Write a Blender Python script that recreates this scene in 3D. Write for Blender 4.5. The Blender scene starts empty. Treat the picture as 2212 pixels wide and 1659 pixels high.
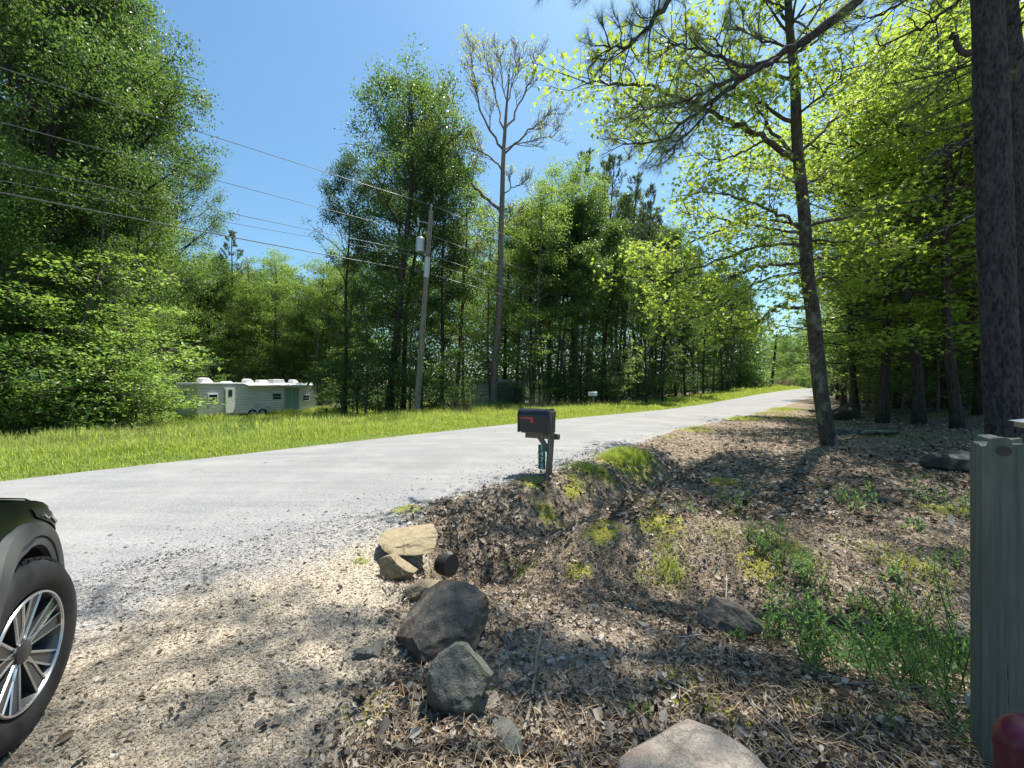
import bpy, math, random
import numpy as np
from mathutils import Vector, Matrix
SC = bpy.context.scene
COL = SC.collection
PI = math.pi
R2 = math.sqrt(2)
EYE = 1.6
F = 798.7            # focal length in units of a 2212 px wide view

def st(x, y): return (x + y) / R2, (y - x) / R2
def xy(s, t): return (s - t) / R2, (s + t) / R2
def sm(a, b, x):
    k = np.clip((np.asarray(x, float) - a) / (b - a), 0, 1)
    return k * k * (3 - 2 * k)

# ---------- value noise
_rs = np.random.RandomState(7)
_T = _rs.rand(256, 256)
def vnoise(x, y):
    x = np.asarray(x, float); y = np.asarray(y, float)
    xi = np.floor(x).astype(int); yi = np.floor(y).astype(int)
    fx = x - xi; fy = y - yi
    fx = fx * fx * (3 - 2 * fx); fy = fy * fy * (3 - 2 * fy)
    a = _T[xi & 255, yi & 255]; b = _T[(xi + 1) & 255, yi & 255]
    c = _T[xi & 255, (yi + 1) & 255]; d = _T[(xi + 1) & 255, (yi + 1) & 255]
    return (a + (b - a) * fx) * (1 - fy) + (c + (d - c) * fx) * fy - 0.5
def fbm(x, y, o=4):
    r = 0; a = 1.0
    for i in range(o):
        r = r + a * vnoise(x * 2 ** i + 17.3 * i, y * 2 ** i + 5.1 * i); a *= 0.5
    return r

# ---------- terrain
def near_edge(s):   # t of the near edge of the asphalt
    return np.interp(s, [-60, -6, 0, 3, 5, 9, 13, 200], [4.6, 4.8, 4.75, 4.6, 4.55, 4.95, 5.3, 5.2])
def far_edge(s):
    return np.interp(s, [-60, -2, 5, 10, 20, 200], [10.2, 10.25, 10.5, 10.5, 10.1, 10.0])
def road_z(s):
    return np.interp(s, [-60, 12, 18, 25, 32, 40, 50, 62, 75, 88, 96, 110, 130], [0, 0, -.03, -.08, -.02, .16, .40, .58, .72, .78, .6, -.6, -2.0])
def segd(x, y, pts):
    best = None
    for (x0, y0), (x1, y1) in zip(pts[:-1], pts[1:]):
        dx, dy = x1 - x0, y1 - y0
        k = np.clip(((x - x0) * dx + (y - y0) * dy) / (dx * dx + dy * dy), 0, 1)
        d = np.hypot(x - x0 - k * dx, y - y0 - k * dy)
        best = d if best is None else np.minimum(best, d)
    return best
DITCH = [(-.38, 3.85), (-.05, 4.5), (.9, 5.3), (2.4, 6.9), (5.5, 10.2)]
GULLY = [(-.3, 3.9), (1.0, 3.45), (2.2, 2.75), (3.6, 2.2), (6, 1.2)]
def H0(x, y):
    x = np.asarray(x, float); y = np.asarray(y, float)
    s, t = st(x, y)
    z = road_z(s)
    # field beyond the road
    dep = np.interp(s, [-60, 12, 20, 30, 60], [.95, .95, .45, .25, .1])
    z = z - dep * sm(10.6, 27, t)
    # verge by the far pole
    z = z + .35 * sm(60, 84, s) * sm(11.5, 14.5, t) * sm(120, 95, s)
    # wooded hill on the right
    k = np.interp(s, [8, 14, 25, 40, 60, 200], [.0, .05, .2, .36, .3, .25])
    m = np.clip(2.6 - t, 0, 30); m = m * m / (m + 1.2)
    z = z + 4.5 * (1 - np.exp(-k * m / 4.5))
    # distant rise so the far wood closes the view
    far = np.hypot(x, y)
    z = z + 5 * sm(110, 260, far)
    # driveway stays flat, ditch and gully are cut in
    drive = sm(-1.6, -.2, x - .18 * (y - 2)) 
    z = z - .46 * np.exp(-(segd(x, y, DITCH) / .5) ** 2) * sm(12, 7, y)
    z = z - .34 * np.exp(-(segd(x, y, GULLY) / .62) ** 2)
    z = z + .10 * np.exp(-(((x - .62) / .7) ** 2 + ((y - 6.25) / .5) ** 2))  # mound under the mailbox
    z = z + .10 * np.exp(-(((x - 1.9) / 1.2) ** 2 + ((y - 4.6) / .7) ** 2))
    z = z - .07 * drive * sm(3.2, 1.5, y) * sm(-.5, .4, x)
    return z
def H(x, y):
    x = np.asarray(x, float); y = np.asarray(y, float)
    s, t = st(x, y)
    z = H0(x, y)
    onroad = sm(near_edge(s) - .5, near_edge(s) + .1, t) * sm(far_edge(s) + .4, far_edge(s) - .1, t)
    drive = 1 - sm(-1.5, -.3, x - .1 * y) 
    drive = drive * sm(5.2, 4.4, t)
    rough = (1 - onroad) * (1 - .85 * drive)
    r = np.hypot(x, y)
    z = z + rough * (.10 * fbm(x * .9, y * .9, 4) + .05 * fbm(x * 4 + 9, y * 4, 3) * sm(30, 8, r)) * (0.6 + .4 * sm(25, 60, r))
    z = z - .03 * onroad
    return z
def Hs(x, y): return float(H(x, y))
def road_s(x, y):
    s, t = st(x, y); k = np.clip((t - near_edge(s)) / (far_edge(s) - near_edge(s)), 0, 1)
    e = sm(-.14, .06, t - near_edge(s)); return (road_z(s) + .05 * (1 - (2 * k - 1) ** 2) + .012) * e + (1 - e) * (H(x, y) - .001)
def W(u, v, Y): return Vector(((u - 1106) / F * Y, Y, EYE - (v - 829.5) / F * Y))
def G(u, v):
    Y = 5.0
    lo, hi = .6, 300.
    prev = .6
    for Yt in np.geomspace(.7, 200, 900):
        p = W(u, v, Yt)
        if p.z <= Hs(p.x, p.y): return Vector((p.x, p.y, Hs(p.x, p.y)))
    return W(u, v, 60)
def gp(u, Y):
    x = (u - 1106) / F * Y
    return Vector((x, Y, Hs(x, Y)))

# ---------- mesh building
class MB:
    def __init__(s): s.v = []; s.f = {}; s.n = 0
    def add(s, v, *faces):
        v = np.asarray(v, float).reshape(-1, 3)
        for f in faces:
            f = np.asarray(f, int)
            if f.size == 0: continue
            s.f.setdefault(f.shape[1], []).append(f + s.n)
        s.v.append(v); s.n += len(v)
    def poly(s, v, f):
        v = np.asarray(v, float).reshape(-1, 3)
        for q in f: s.f.setdefault(len(q), []).append(np.array([q]) + s.n)
        s.v.append(v); s.n += len(v)
    def box(s, c, size, rot=None, taper=1.0):
        x, y, z = [a / 2 for a in size]
        v = np.array([(-x, -y, -z), (x, -y, -z), (x, y, -z), (-x, y, -z), (-x * taper, -y * taper, z), (x * taper, -y * taper, z), (x * taper, y * taper, z), (-x * taper, y * taper, z)])
        if rot is not None: v = v @ np.array(rot).T
        s.add(v + np.array(c), [(0, 3, 2, 1), (4, 5, 6, 7), (0, 1, 5, 4), (1, 2, 6, 5), (2, 3, 7, 6), (3, 0, 4, 7)])
    def tube(s, pts, rad, k=6, cap=True):
        P = np.asarray([tuple(p) for p in pts], float); n = len(P)
        rad = np.broadcast_to(np.asarray(rad, float), (n,))
        T = np.gradient(P, axis=0); T /= np.linalg.norm(T, axis=1)[:, None] + 1e-9
        up = np.array([0, 0, 1.]) if abs(T[0, 2]) < .9 else np.array([1., 0, 0])
        a = np.cross(T, up); a /= np.linalg.norm(a, axis=1)[:, None] + 1e-9
        b = np.cross(T, a)
        th = np.arange(k) * 2 * PI / k
        V = P[:, None, :] + rad[:, None, None] * (a[:, None, :] * np.cos(th)[None, :, None] + b[:, None, :] * np.sin(th)[None, :, None])
        i = np.arange(n - 1)[:, None] * k; j = np.arange(k)[None, :]; j2 = (j + 1) % k
        q = np.stack([i + j, i + j2, i + k + j2, i + k + j], -1).reshape(-1, 4)
        if cap and k > 2:
            s.add(V, q[:, ::-1], [list(range(k))], [list(range((n - 1) * k, n * k))[::-1]])
        else: s.add(V, q[:, ::-1])
    def mesh(s, name, smooth=True, sharp=None):
        V = np.concatenate(s.v) if s.v else np.zeros((0, 3))
        me = bpy.data.meshes.new(name)
        loops = []; tot = []
        for k, fl in s.f.items():
            f = np.concatenate(fl); loops.append(f.ravel()); tot.append(np.full(len(f), k))
        loops = np.concatenate(loops); tot = np.concatenate(tot)
        me.vertices.add(len(V)); me.vertices.foreach_set('co', V.astype(np.float32).ravel())
        me.loops.add(len(loops)); me.loops.foreach_set('vertex_index', loops.astype(np.int32))
        me.polygons.add(len(tot))
        me.polygons.foreach_set('loop_start', np.concatenate([[0], np.cumsum(tot)[:-1]]).astype(np.int32))
        me.polygons.foreach_set('loop_total', tot.astype(np.int32))
        me.update(calc_edges=True)
        me.polygons.foreach_set('use_smooth', np.full(len(tot), smooth))
        if smooth and sharp: me.set_sharp_from_angle(angle=math.radians(sharp))
        return me
    def obj(s, name, mat, parent=None, smooth=True, sharp=40, bevel=0):
        me = s.mesh(name, smooth, sharp); me.materials.append(mat)
        return link(name, me, parent, bevel)
def link(name, me, parent=None, bevel=0):
    o = bpy.data.objects.new(name, me); COL.objects.link(o)
    if parent is not None: o.parent = parent
    if bevel:
        m = o.modifiers.new('bevel', 'BEVEL'); m.width = bevel; m.segments = 2; m.limit_method = 'ANGLE'; m.angle_limit = math.radians(35)
    return o
def tag(o, label, cat=None, group=None, kind=None):
    if label: o['label'] = label
    if cat: o['category'] = cat
    if group: o['group'] = group
    if kind: o['kind'] = kind
    return o
def empty(name, loc, rz=0, label=None, cat=None, group=None):
    o = bpy.data.objects.new(name, None); COL.objects.link(o); o.location = loc; o.rotation_euler = (0, 0, rz)
    o.empty_display_size = .2
    return tag(o, label, cat, group)

# ---------- materials
class NT:
    def __init__(s, name):
        s.m = bpy.data.materials.new(name); s.m.use_nodes = True; s.t = s.m.node_tree; s.t.nodes.clear()
        s.out = s.t.nodes.new('ShaderNodeOutputMaterial')
    def n(s, ty, **kw):
        nd = s.t.nodes.new(ty)
        for k, v in kw.items():
            if k.startswith('i_'): nd.inputs[int(k[2:]) if k[2:].isdigit() else k[2:].replace('_', ' ')].default_value = v
            else: setattr(nd, k, v)
        return nd
    def l(s, a, b): s.t.links.new(a, b)
    def ramp(s, fac, stops, interp='LINEAR'):
        r = s.n('ShaderNodeValToRGB'); r.color_ramp.interpolation = interp
        e = r.color_ramp.elements
        while len(e) < len(stops): e.new(.5)
        for el, (p, c) in zip(e, stops): el.position = p; el.color = (*c, 1)
        s.l(fac, r.inputs[0]); return r.outputs[0]
    def mix(s, fac, a, b, mode='MIX'):
        m = s.n('ShaderNodeMix', data_type='RGBA', blend_type=mode)
        for sock, val in ((m.inputs[0], fac), (m.inputs[6], a), (m.inputs[7], b)):
            if hasattr(val, 'links') or isinstance(val, bpy.types.NodeSocket): s.l(val, sock)
            else: sock.default_value = val if not isinstance(val, tuple) else (*val, 1)
        return m.outputs[2]
    def noise(s, scale, detail=4, rough=.6, vec=None, dist=0):
        n = s.n('ShaderNodeTexNoise'); n.inputs['Scale'].default_value = scale; n.inputs['Detail'].default_value = detail
        n.inputs['Roughness'].default_value = rough; n.inputs['Distortion'].default_value = dist
        if vec is not None: s.l(vec, n.inputs['Vector'])
        return n
    def vor(s, scale, vec=None, feature='F1'):
        n = s.n('ShaderNodeTexVoronoi', feature=feature); n.inputs['Scale'].default_value = scale
        if vec is not None: s.l(vec, n.inputs['Vector'])
        return n
    def math(s, op, a, b=0.0):
        m = s.n('ShaderNodeMath', operation=op)
        for i, v in enumerate((a, b)):
            if isinstance(v, bpy.types.NodeSocket): s.l(v, m.inputs[i])
            else: m.inputs[i].default_value = v
        return m.outputs[0]
    def vec(s, scale=(1, 1, 1), kind='Object'):
        tc = s.n('ShaderNodeTexCoord'); mp = s.n('ShaderNodeMapping'); mp.inputs['Scale'].default_value = scale
        s.l(tc.outputs[kind], mp.inputs[0]); return mp.outputs[0]
    def bump(s, h, strength=.5, dist=.02):
        b = s.n('ShaderNodeBump'); b.inputs['Strength'].default_value = strength; b.inputs['Distance'].default_value = dist
        s.l(h, b.inputs['Height']); return b.outputs[0]
    def pbr(s, col, rough=.7, metal=0, normal=None, spec=.5, coat=0):
        p = s.n('ShaderNodeBsdfPrincipled')
        if isinstance(col, bpy.types.NodeSocket): s.l(col, p.inputs['Base Color'])
        else: p.inputs['Base Color'].default_value = (*col, 1)
        if isinstance(rough, bpy.types.NodeSocket): s.l(rough, p.inputs['Roughness'])
        else: p.inputs['Roughness'].default_value = rough
        p.inputs['Metallic'].default_value = metal; p.inputs['Specular IOR Level'].default_value = spec
        p.inputs['Coat Weight'].default_value = coat; p.inputs['Coat Roughness'].default_value = .04
        if normal is not None: s.l(normal, p.inputs['Normal'])
        return p
    def fin(s, sh):
        s.l(sh.outputs[0] if hasattr(sh, 'outputs') else sh, s.out.inputs[0]); return s.m

def simple(name, col, rough=.6, metal=0, var=.15, scale=12, bump=0.0, coat=0, stretch=(1, 1, 1), spec=.5):
    t = NT(name); v = t.vec(stretch)
    n = t.noise(scale, 5, .6, v)
    lo = tuple(c * (1 - var) for c in col); hi = tuple(min(1, c * (1 + var)) for c in col)
    c = t.ramp(n.outputs[0], [(.3, lo), (.7, hi)])
    nm = t.bump(n.outputs[0], bump, .01) if bump else None
    return t.fin(t.pbr(c, rough, metal, nm, spec, coat))

def leafmat(name, dark, light, trans, tw=.42, rough=.42, tip=None):
    t = NT(name)
    g = t.n('ShaderNodeNewGeometry'); oi = t.n('ShaderNodeObjectInfo')
    r = t.math('ADD', t.math('MULTIPLY', g.outputs['Random Per Island'], .6), t.math('MULTIPLY', oi.outputs['Random'], .4))
    c = t.ramp(r, [(.05, dark), (.6, light), (.97, tip or light)])
    tr = t.mix(.5, c, trans)
    tr = t.mix(1.0, tr, (1.45, 1.45, 1.0), 'MULTIPLY')
    p = t.pbr(c, rough + .14, 0, None, .28)
    tl = t.n('ShaderNodeBsdfTranslucent'); t.l(tr, tl.inputs[0])
    mx = t.n('ShaderNodeMixShader'); mx.inputs[0].default_value = tw
    t.l(p.outputs[0], mx.inputs[1]); t.l(tl.outputs[0], mx.inputs[2])
    return t.fin(mx)

def bark(name, a, b, lichen=None, scale=6, st_=.22, bump=1.0, dist=.05, plates=False):
    t = NT(name); v = t.vec((1, 1, st_))
    n = t.noise(scale, 6, .65, v, .4)
    if plates:
        vo = t.vor(scale * 1.6, v, 'DISTANCE_TO_EDGE')
        h = t.math('ADD', t.math('MINIMUM', t.math('MULTIPLY', vo.outputs['Distance'], 3.0), .6), t.math('MULTIPLY', n.outputs[0], .5))
        c = t.ramp(h, [(.2, a), (.75, b)])
    else:
        h = t.math('ADD', n.outputs[0], t.math('MULTIPLY', t.vor(scale * 3, v).outputs[0], .6))
        c = t.ramp(h, [(.45, a), (.95, b)])
    if lichen:
        ln = t.noise(3.2, 6, .7, t.vec((1, 1, .6)))
        c = t.mix(t.ramp(ln.outputs[0], [(.52, (0, 0, 0)), (.62, (1, 1, 1))]), c, lichen)
    return t.fin(t.pbr(c, .9, 0, t.bump(h, bump, dist), .2))

M = {}
M['leaf_mid'] = leafmat('leaf_mid', (.012, .034, .013), (.050, .115, .032), (.28, .44, .09), .33, .26, (.20, .28, .11))
M['leaf_dark'] = leafmat('leaf_dark', (.010, .028, .013), (.036, .085, .028), (.18, .32, .08), .30, .26, (.13, .20, .08))
M['leaf_bright'] = leafmat('leaf_bright', (.028, .072, .016), (.11, .22, .045), (.42, .56, .12), .40, .28, (.32, .41, .16))
M['leaf_gum'] = leafmat('leaf_gum', (.04, .095, .016), (.17, .29, .04), (.58, .68, .13), .44, .32, (.38, .46, .15))
M['leaf_spring'] = leafmat('leaf_spring', (.16, .19, .05), (.24, .26, .07), (.5, .5, .1), .5, .5)
M['needle'] = leafmat('needle', (.03, .065, .03), (.06, .11, .045), (.16, .22, .06), .25, .5)
M['needle_grey'] = leafmat('needle_grey', (.07, .10, .06), (.12, .15, .08), (.2, .25, .08), .25, .5)
M['grass'] = leafmat('grass', (.13, .20, .04), (.29, .37, .085), (.54, .60, .12), .42, .55, (.48, .48, .24))
M['grass_tan'] = leafmat('grass_tan', (.25, .27, .1), (.34, .34, .14), (.5, .5, .2), .35, .6)
M['weed'] = leafmat('weed', (.03, .08, .025), (.075, .165, .05), (.3, .45, .09), .36, .3, (.17, .27, .08))
M['moss'] = leafmat('moss', (.22, .24, .02), (.33, .33, .03), (.5, .5, .05), .2, .8)
M['litter'] = None
M['bark_grey'] = bark('bark_grey', (.05, .043, .038), (.15, .13, .115), None, 5)
M['bark_dark'] = bark('bark_dark', (.016, .015, .014), (.06, .055, .048), None, 5)
M['bark_gum'] = bark('bark_gum', (.018, .016, .014), (.085, .078, .068), (.15, .17, .14), 11, .3, 1.0, .03)
M['bark_pine'] = bark('bark_pine', (.010, .011, .015), (.060, .060, .066), None, 10, .35, 1.0, .03)
M['bark_bare'] = bark('bark_bare', (.08, .07, .06), (.2, .18, .155), None, 5)
# ================= world, sun, camera
AZ = math.atan2(.6, .8); EL = math.radians(67)
SUN = Vector((math.sin(AZ) * math.cos(EL), math.cos(AZ) * math.cos(EL), math.sin(EL)))
w = bpy.data.worlds.new('World'); SC.world = w; w.use_nodes = True
nt = w.node_tree; nt.nodes.clear()
sky = nt.nodes.new('ShaderNodeTexSky'); sky.sky_type = 'NISHITA'; sky.sun_disc = False
sky.sun_elevation = EL; sky.sun_rotation = AZ; sky.air_density = 1.35; sky.dust_density = 1.1; sky.ozone_density = 2.2
bg = nt.nodes.new('ShaderNodeBackground'); bg.inputs[1].default_value = .085
wo = nt.nodes.new('ShaderNodeOutputWorld'); tn = nt.nodes.new('ShaderNodeMix'); tn.data_type = 'RGBA'; tn.blend_type = 'MULTIPLY'; tn.inputs[0].default_value = 1; tn.inputs[7].default_value = (.68, .92, 1.0, 1); nt.links.new(sky.outputs[0], tn.inputs[6]); nt.links.new(tn.outputs[2], bg.inputs[0]); nt.links.new(bg.outputs[0], wo.inputs[0])
ld = bpy.data.lights.new('sun', 'SUN'); ld.energy = 5.0; ld.angle = math.radians(.55); ld.color = (1, .95, .86)
lo = bpy.data.objects.new('sun', ld); COL.objects.link(lo); lo.rotation_euler = SUN.to_track_quat('Z', 'Y').to_euler(); lo.location = (0, 0, 30)
cd = bpy.data.cameras.new('camera'); cd.lens = 13; cd.sensor_width = 36; cd.clip_end = 2000; cd.clip_start = .02
co = bpy.data.objects.new('camera', cd); COL.objects.link(co); co.location = (0, 0, EYE); co.rotation_euler = (PI / 2, 0, 0)
SC.camera = co
SC.view_settings.view_transform = 'Standard'; SC.view_settings.look = 'None'; SC.view_settings.exposure = 1.05; SC.view_settings.gamma = 1
SC.cycles.max_bounces = 7; SC.cycles.diffuse_bounces = 3; SC.cycles.glossy_bounces = 2; SC.cycles.transmission_bounces = 4
SC.cycles.transparent_max_bounces = 4; SC.cycles.sample_clamp_indirect = 4; SC.cycles.caustics_reflective = False; SC.cycles.caustics_refractive = False

# ================= ground sheet
def build_ground():
    ang = np.concatenate([np.linspace(-62, 62, 700), np.linspace(66, 294, 58)]) * PI / 180
    rad = np.concatenate([[0.0], np.geomspace(.35, 420, 420)])
    A, R = np.meshgrid(ang, rad)
    x = R * np.sin(A); y = R * np.cos(A)
    z = H(x, y)
    n, m = x.shape
    i = np.arange(n - 1)[:, None] * m; j = np.arange(m)[None, :]; j2 = (j + 1) % m
    q = np.stack([i + j, i + m + j, i + m + j2, i + j2], -1).reshape(-1, 4)
    b = MB(); b.add(np.stack([x, y, z], -1), q)
    me = b.mesh('ground', True)
    s, t = st(x, y)
    drv = zone_drive(x, y); grs = zone_grass(x, y); mos = zone_moss(x, y)
    a = me.color_attributes.new('zone', 'FLOAT_COLOR', 'POINT')
    a.data.foreach_set('color', np.stack([drv, grs, mos, np.ones_like(x)], -1).astype(np.float32).ravel())
    T = NT('ground'); v = T.vec()
    at = T.n('ShaderNodeAttribute', attribute_name='zone'); sp = T.n('ShaderNodeSeparateColor'); T.l(at.outputs['Color'], sp.inputs[0])
    big = T.noise(1.3, 5, .65, v); fine = T.noise(42, 5, .7, v); mid = T.noise(9, 5, .7, v)
    vo = T.vor(55, v); vo2 = T.vor(22, v)
    litter = T.ramp(mid.outputs[0], [(.25, (.05, .036, .026)), (.5, (.15, .11, .08)), (.75, (.32, .25, .19))])
    litter = T.mix(.6, litter, T.ramp(vo2.outputs['Color'], [(.1, (.10, .07, .055)), (.5, (.28, .21, .165)), (.9, (.42, .34, .28))]))
    litter = T.mix(T.ramp(big.outputs[0], [(.35, (0, 0, 0)), (.65, (.5, .5, .5))]), litter, (.13, .115, .06))
    grav = T.ramp(vo.outputs['Color'], [(.0, (.20, .165, .12)), (.45, (.38, .32, .24)), (.75, (.47, .405, .31)), (1, (.40, .37, .32))])
    grav = T.mix(T.ramp(big.outputs[0], [(.3, (0, 0, 0)), (.7, (.6, .6, .6))]), grav, T.ramp(fine.outputs[0], [(.3, (.33, .28, .21)), (.7, (.47, .41, .33))]))
    grav = T.mix(grey_fac(T), grav, T.ramp(vo.outputs['Color'], [(0, (.14, .14, .145)), (1, (.34, .34, .335))]))
    grs_c = T.ramp(mid.outputs[0], [(.3, (.06, .09, .02)), (.7, (.14, .19, .04))])
    mos_c = T.ramp(fine.outputs[0], [(.3, (.16, .16, .02)), (.7, (.34, .33, .04))])
    edge = T.math('MULTIPLY', T.math('SUBTRACT', mid.outputs[0], .5), .9)
    fd = T.math('ADD', sp.outputs[0], edge)
    c = T.mix(T.ramp(fd, [(.4, (0, 0, 0)), (.6, (1, 1, 1))]), litter, grav)
    c = T.mix(T.ramp(T.math('ADD', sp.outputs[1], edge), [(.4, (0, 0, 0)), (.6, (1, 1, 1))]), c, grs_c)
    c = T.mix(T.ramp(T.math('ADD', sp.outputs[2], edge), [(.45, (0, 0, 0)), (.65, (.9, .9, .9))]), c, mos_c)
    h = T.math('ADD', T.math('MULTIPLY', vo.outputs['Distance'], .8), fine.outputs[0])
    me.materials.append(T.fin(T.pbr(c, .92, 0, T.bump(h, .9, .012), .2)))
    o = link('ground', me); tag(o, 'rough ground of tan gravel, dead leaf litter and grass around the road', kind='structure')

def grey_fac(t):
    sx = t.n('ShaderNodeSeparateXYZ'); t.l(t.n('ShaderNodeTexCoord').outputs['Object'], sx.inputs[0])
    tt = t.math('MULTIPLY', t.math('SUBTRACT', sx.outputs[1], sx.outputs[0]), .7071)
    tt = t.math('ADD', tt, t.math('MULTIPLY', t.noise(1.5, 4, .6, t.vec()).outputs[0], 1.2))
    return t.ramp(t.math('MULTIPLY', t.math('SUBTRACT', tt, 3.9), 1.2), [(.0, (0, 0, 0)), (.8, (.85, .85, .85))])
def zone_drive(x, y):
    s, t = st(x, y)
    d = 1 - sm(-1.15, -.35, x + .12 * fbm(x * 2, y * 2) - .12 * (3.2 - y) - np.where(y > 3, -.1, 0))
    d = np.maximum(d, sm(.8, .2, t - near_edge(s) + 1.0) * 0)
    sh = sm(near_edge(s) - .55, near_edge(s) - .1, t) * sm(11, 10, t) * .9
    return np.clip(np.maximum(d * sm(6, 5.5, t), sh), 0, 1)
def zone_grass(x, y):
    s, t = st(x, y)
    g = sm(far_edge(s) - .1, far_edge(s) + .25, t) * sm(44, 38, t - .0 * s)
    g = g * np.where(s > 16, sm(18.5, 15.5, t), 1)
    g = g * np.where(s < -1, sm(23, 18, t), 1)
    return g
MOSS = [(1245, 1058, .22), (1230, 1062, .2), (1750, 1520, .3), (1520, 1510, .28), (1620, 1560, .2), (1500, 930, 1.0), (1600, 905, 1.3), (1680, 885, 1.6), (1150, 1040, .35), (800, 1530, .18), (1420, 1120, .4), (1300, 1150, .3), (1900, 1600, .3), (880, 1100, .3), (1690, 900, 1.2), (1350, 1000, .8), (1560, 1510, .2), (1450, 1470, .16), (1900, 1560, .25), (1250, 1235, .2), (1050, 1500, .1), (1400, 1080, .4), (1560, 1040, .5), (1640, 1220, .3), (1180, 1110, .25)]
MOSSW = None
def zone_moss(x, y):
    global MOSSW
    if MOSSW is None: MOSSW = [(G(u, v), r) for u, v, r in MOSS]
    m = np.zeros_like(np.asarray(x, float))
    for p, r in MOSSW:
        m = np.maximum(m, .8 * np.exp(-((x - p.x) ** 2 + (y - p.y) ** 2) / r ** 2))
    return m
build_ground()

# ================= road
def build_road():
    sv = np.concatenate([np.arange(-45, -3, .5), np.arange(-3, 16, .08), np.arange(16, 40, .3), np.arange(40, 130, 1.0)])
    tv = np.linspace(0, 1, 40)
    S, K = np.meshgrid(sv, tv, indexing='ij')
    ne = near_edge(S) + .10 * fbm(S * 1.7, S * 0 + 3.3, 3) + .05 * fbm(S * 9, S * 0 + 1.3, 3) - .12 * sm(8, 3, S)
    fe = far_edge(S) + .06 * fbm(S * 1.3, S * 0 + 8.3, 3) + .04 * fbm(S * 7, S * 0 + 1.3, 3)
    T_ = ne + (fe - ne) * K
    x, y = xy(S, T_)
    crown = .05 * (1 - (2 * K - 1) ** 2)
    z = road_z(S) + crown + .012 - .04 * (np.abs(2 * K - 1) > .999)
    n, m = x.shape
    i = np.arange(n - 1)[:, None] * m; j = np.arange(m - 1)[None, :]
    q = np.stack([i + j, i + m + j, i + m + j + 1, i + j + 1], -1).reshape(-1, 4)
    b = MB(); b.add(np.stack([x, y, z], -1), q)
    T = NT('asphalt'); v = T.vec(); rot = T.n('ShaderNodeMapping'); rot.inputs['Rotation'].default_value = (0, 0, -PI / 4); rot.inputs['Scale'].default_value = (.12, 1.2, 1)
    tc = T.n('ShaderNodeTexCoord'); T.l(tc.outputs['Object'], rot.inputs[0])
    streak = T.noise(2.0, 5, .6, rot.outputs[0]); fine = T.noise(120, 4, .7, v); big = T.noise(.9, 5, .6, v); ag = T.vor(70, v)
    c = T.ramp(ag.outputs['Color'], [(.0, (.10, .10, .10)), (.5, (.215, .215, .215)), (1, (.35, .345, .34))])
    c = T.mix(.55, c, T.ramp(streak.outputs[0], [(.3, (.15, .15, .153)), (.7, (.255, .255, .255))]))
    c = T.mix(T.ramp(big.outputs[0], [(.45, (0, 0, 0)), (.75, (.45, .45, .45))]), c, (.33, .32, .29))
    c = T.mix(T.ramp(T.noise(.45, 4, .6, v, .6).outputs[0], [(.5, (0, 0, 0)), (.62, (.35, .35, .35))]), c, (.17, .17, .172))
    h = T.math('ADD', ag.outputs['Distance'], fine.outputs[0])
    cr = T.vor(.55, T.vec(), 'DISTANCE_TO_EDGE')
    wn = T.noise(2.5, 4, .6, v)
    o = b.obj('road', T.fin(T.pbr(c, .88, 0, T.bump(h, .5, .006), .3)), sharp=None)
    tag(o, 'pale grey worn chip seal country road running up to the right', kind='structure')
    # thin pale crack
    for (pts) in ([(1010, 948), (1050, 955), (1100, 967), (1130, 978)], [(560, 1012), (620, 1004), (700, 994)]):
        P = []
        for u, v_ in pts: 
            p = G(u, v_); ss, tt = st(p.x, p.y)
            P.append(p)
        bb = MB(); L = []
        for a, c_ in zip(P[:-1], P[1:]):
            for k in np.linspace(0, 1, 12, endpoint=False): L.append(a.lerp(c_, k))
        V = []
        for k, p in enumerate(L):
            ss, tt = st(p.x, p.y); kk = (tt - near_edge(ss)) / (far_edge(ss) - near_edge(ss))
            zz = float(road_z(ss) + .05 * (1 - (2 * kk - 1) ** 2) + .012) + .004
            ox = .02 * random.Random(k).uniform(-1, 1)
            V += [(p.x + ox, p.y - .02, zz), (p.x + ox, p.y + .03, zz)]
        bb.poly(V, [(2 * k, 2 * k + 1, 2 * k + 3, 2 * k + 2) for k in range(len(L) - 1)])
        o = bb.obj('road_markings', simple('crack_fill', (.36, .355, .35), .9), sharp=None)
        tag(o, 'pale sealed crack line across the grey road', kind='structure')
build_road()

# ================= scatter tools
def frames(nrm, rng):
    n = nrm / (np.linalg.norm(nrm, axis=1)[:, None] + 1e-9)
    r = rng.normal(size=n.shape); a = np.cross(n, r); a /= np.linalg.norm(a, axis=1)[:, None] + 1e-9
    return a, np.cross(n, a), n
def stamp(b, tpl, faces, P, a, s_, n, size):
    """instances of a small template: x along a, y along s_, z along n"""
    tpl = np.asarray(tpl, float); N = len(P); k = len(tpl)
    size = np.broadcast_to(np.asarray(size, float), (N,))
    V = P[:, None, :] + size[:, None, None] * (tpl[None, :, 0:1] * a[:, None, :] + tpl[None, :, 1:2] * s_[:, None, :] + tpl[None, :, 2:3] * n[:, None, :])
    off = (np.arange(N) * k)[:, None, None]
    b.add(V, *[(np.asarray(f)[None] + off).reshape(-1, len(f[0])) for f in faces])
LEAF = ([(0, 0, 0), (.5, .30, .07), (1, 0, -.06), (.5, -.30, .07)], [[(0, 2, 1), (0, 3, 2)]])
LEAF1 = ([(0, 0, 0), (.45, .34, .0), (1, 0, -.03), (.45, -.34, .0)], [[(0, 3, 2, 1)]])
NARROW = ([(0, 0, 0), (.35, .11, .03), (1, 0, -.18), (.35, -.11, .03)], [[(0, 2, 1), (0, 3, 2)]])
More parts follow.
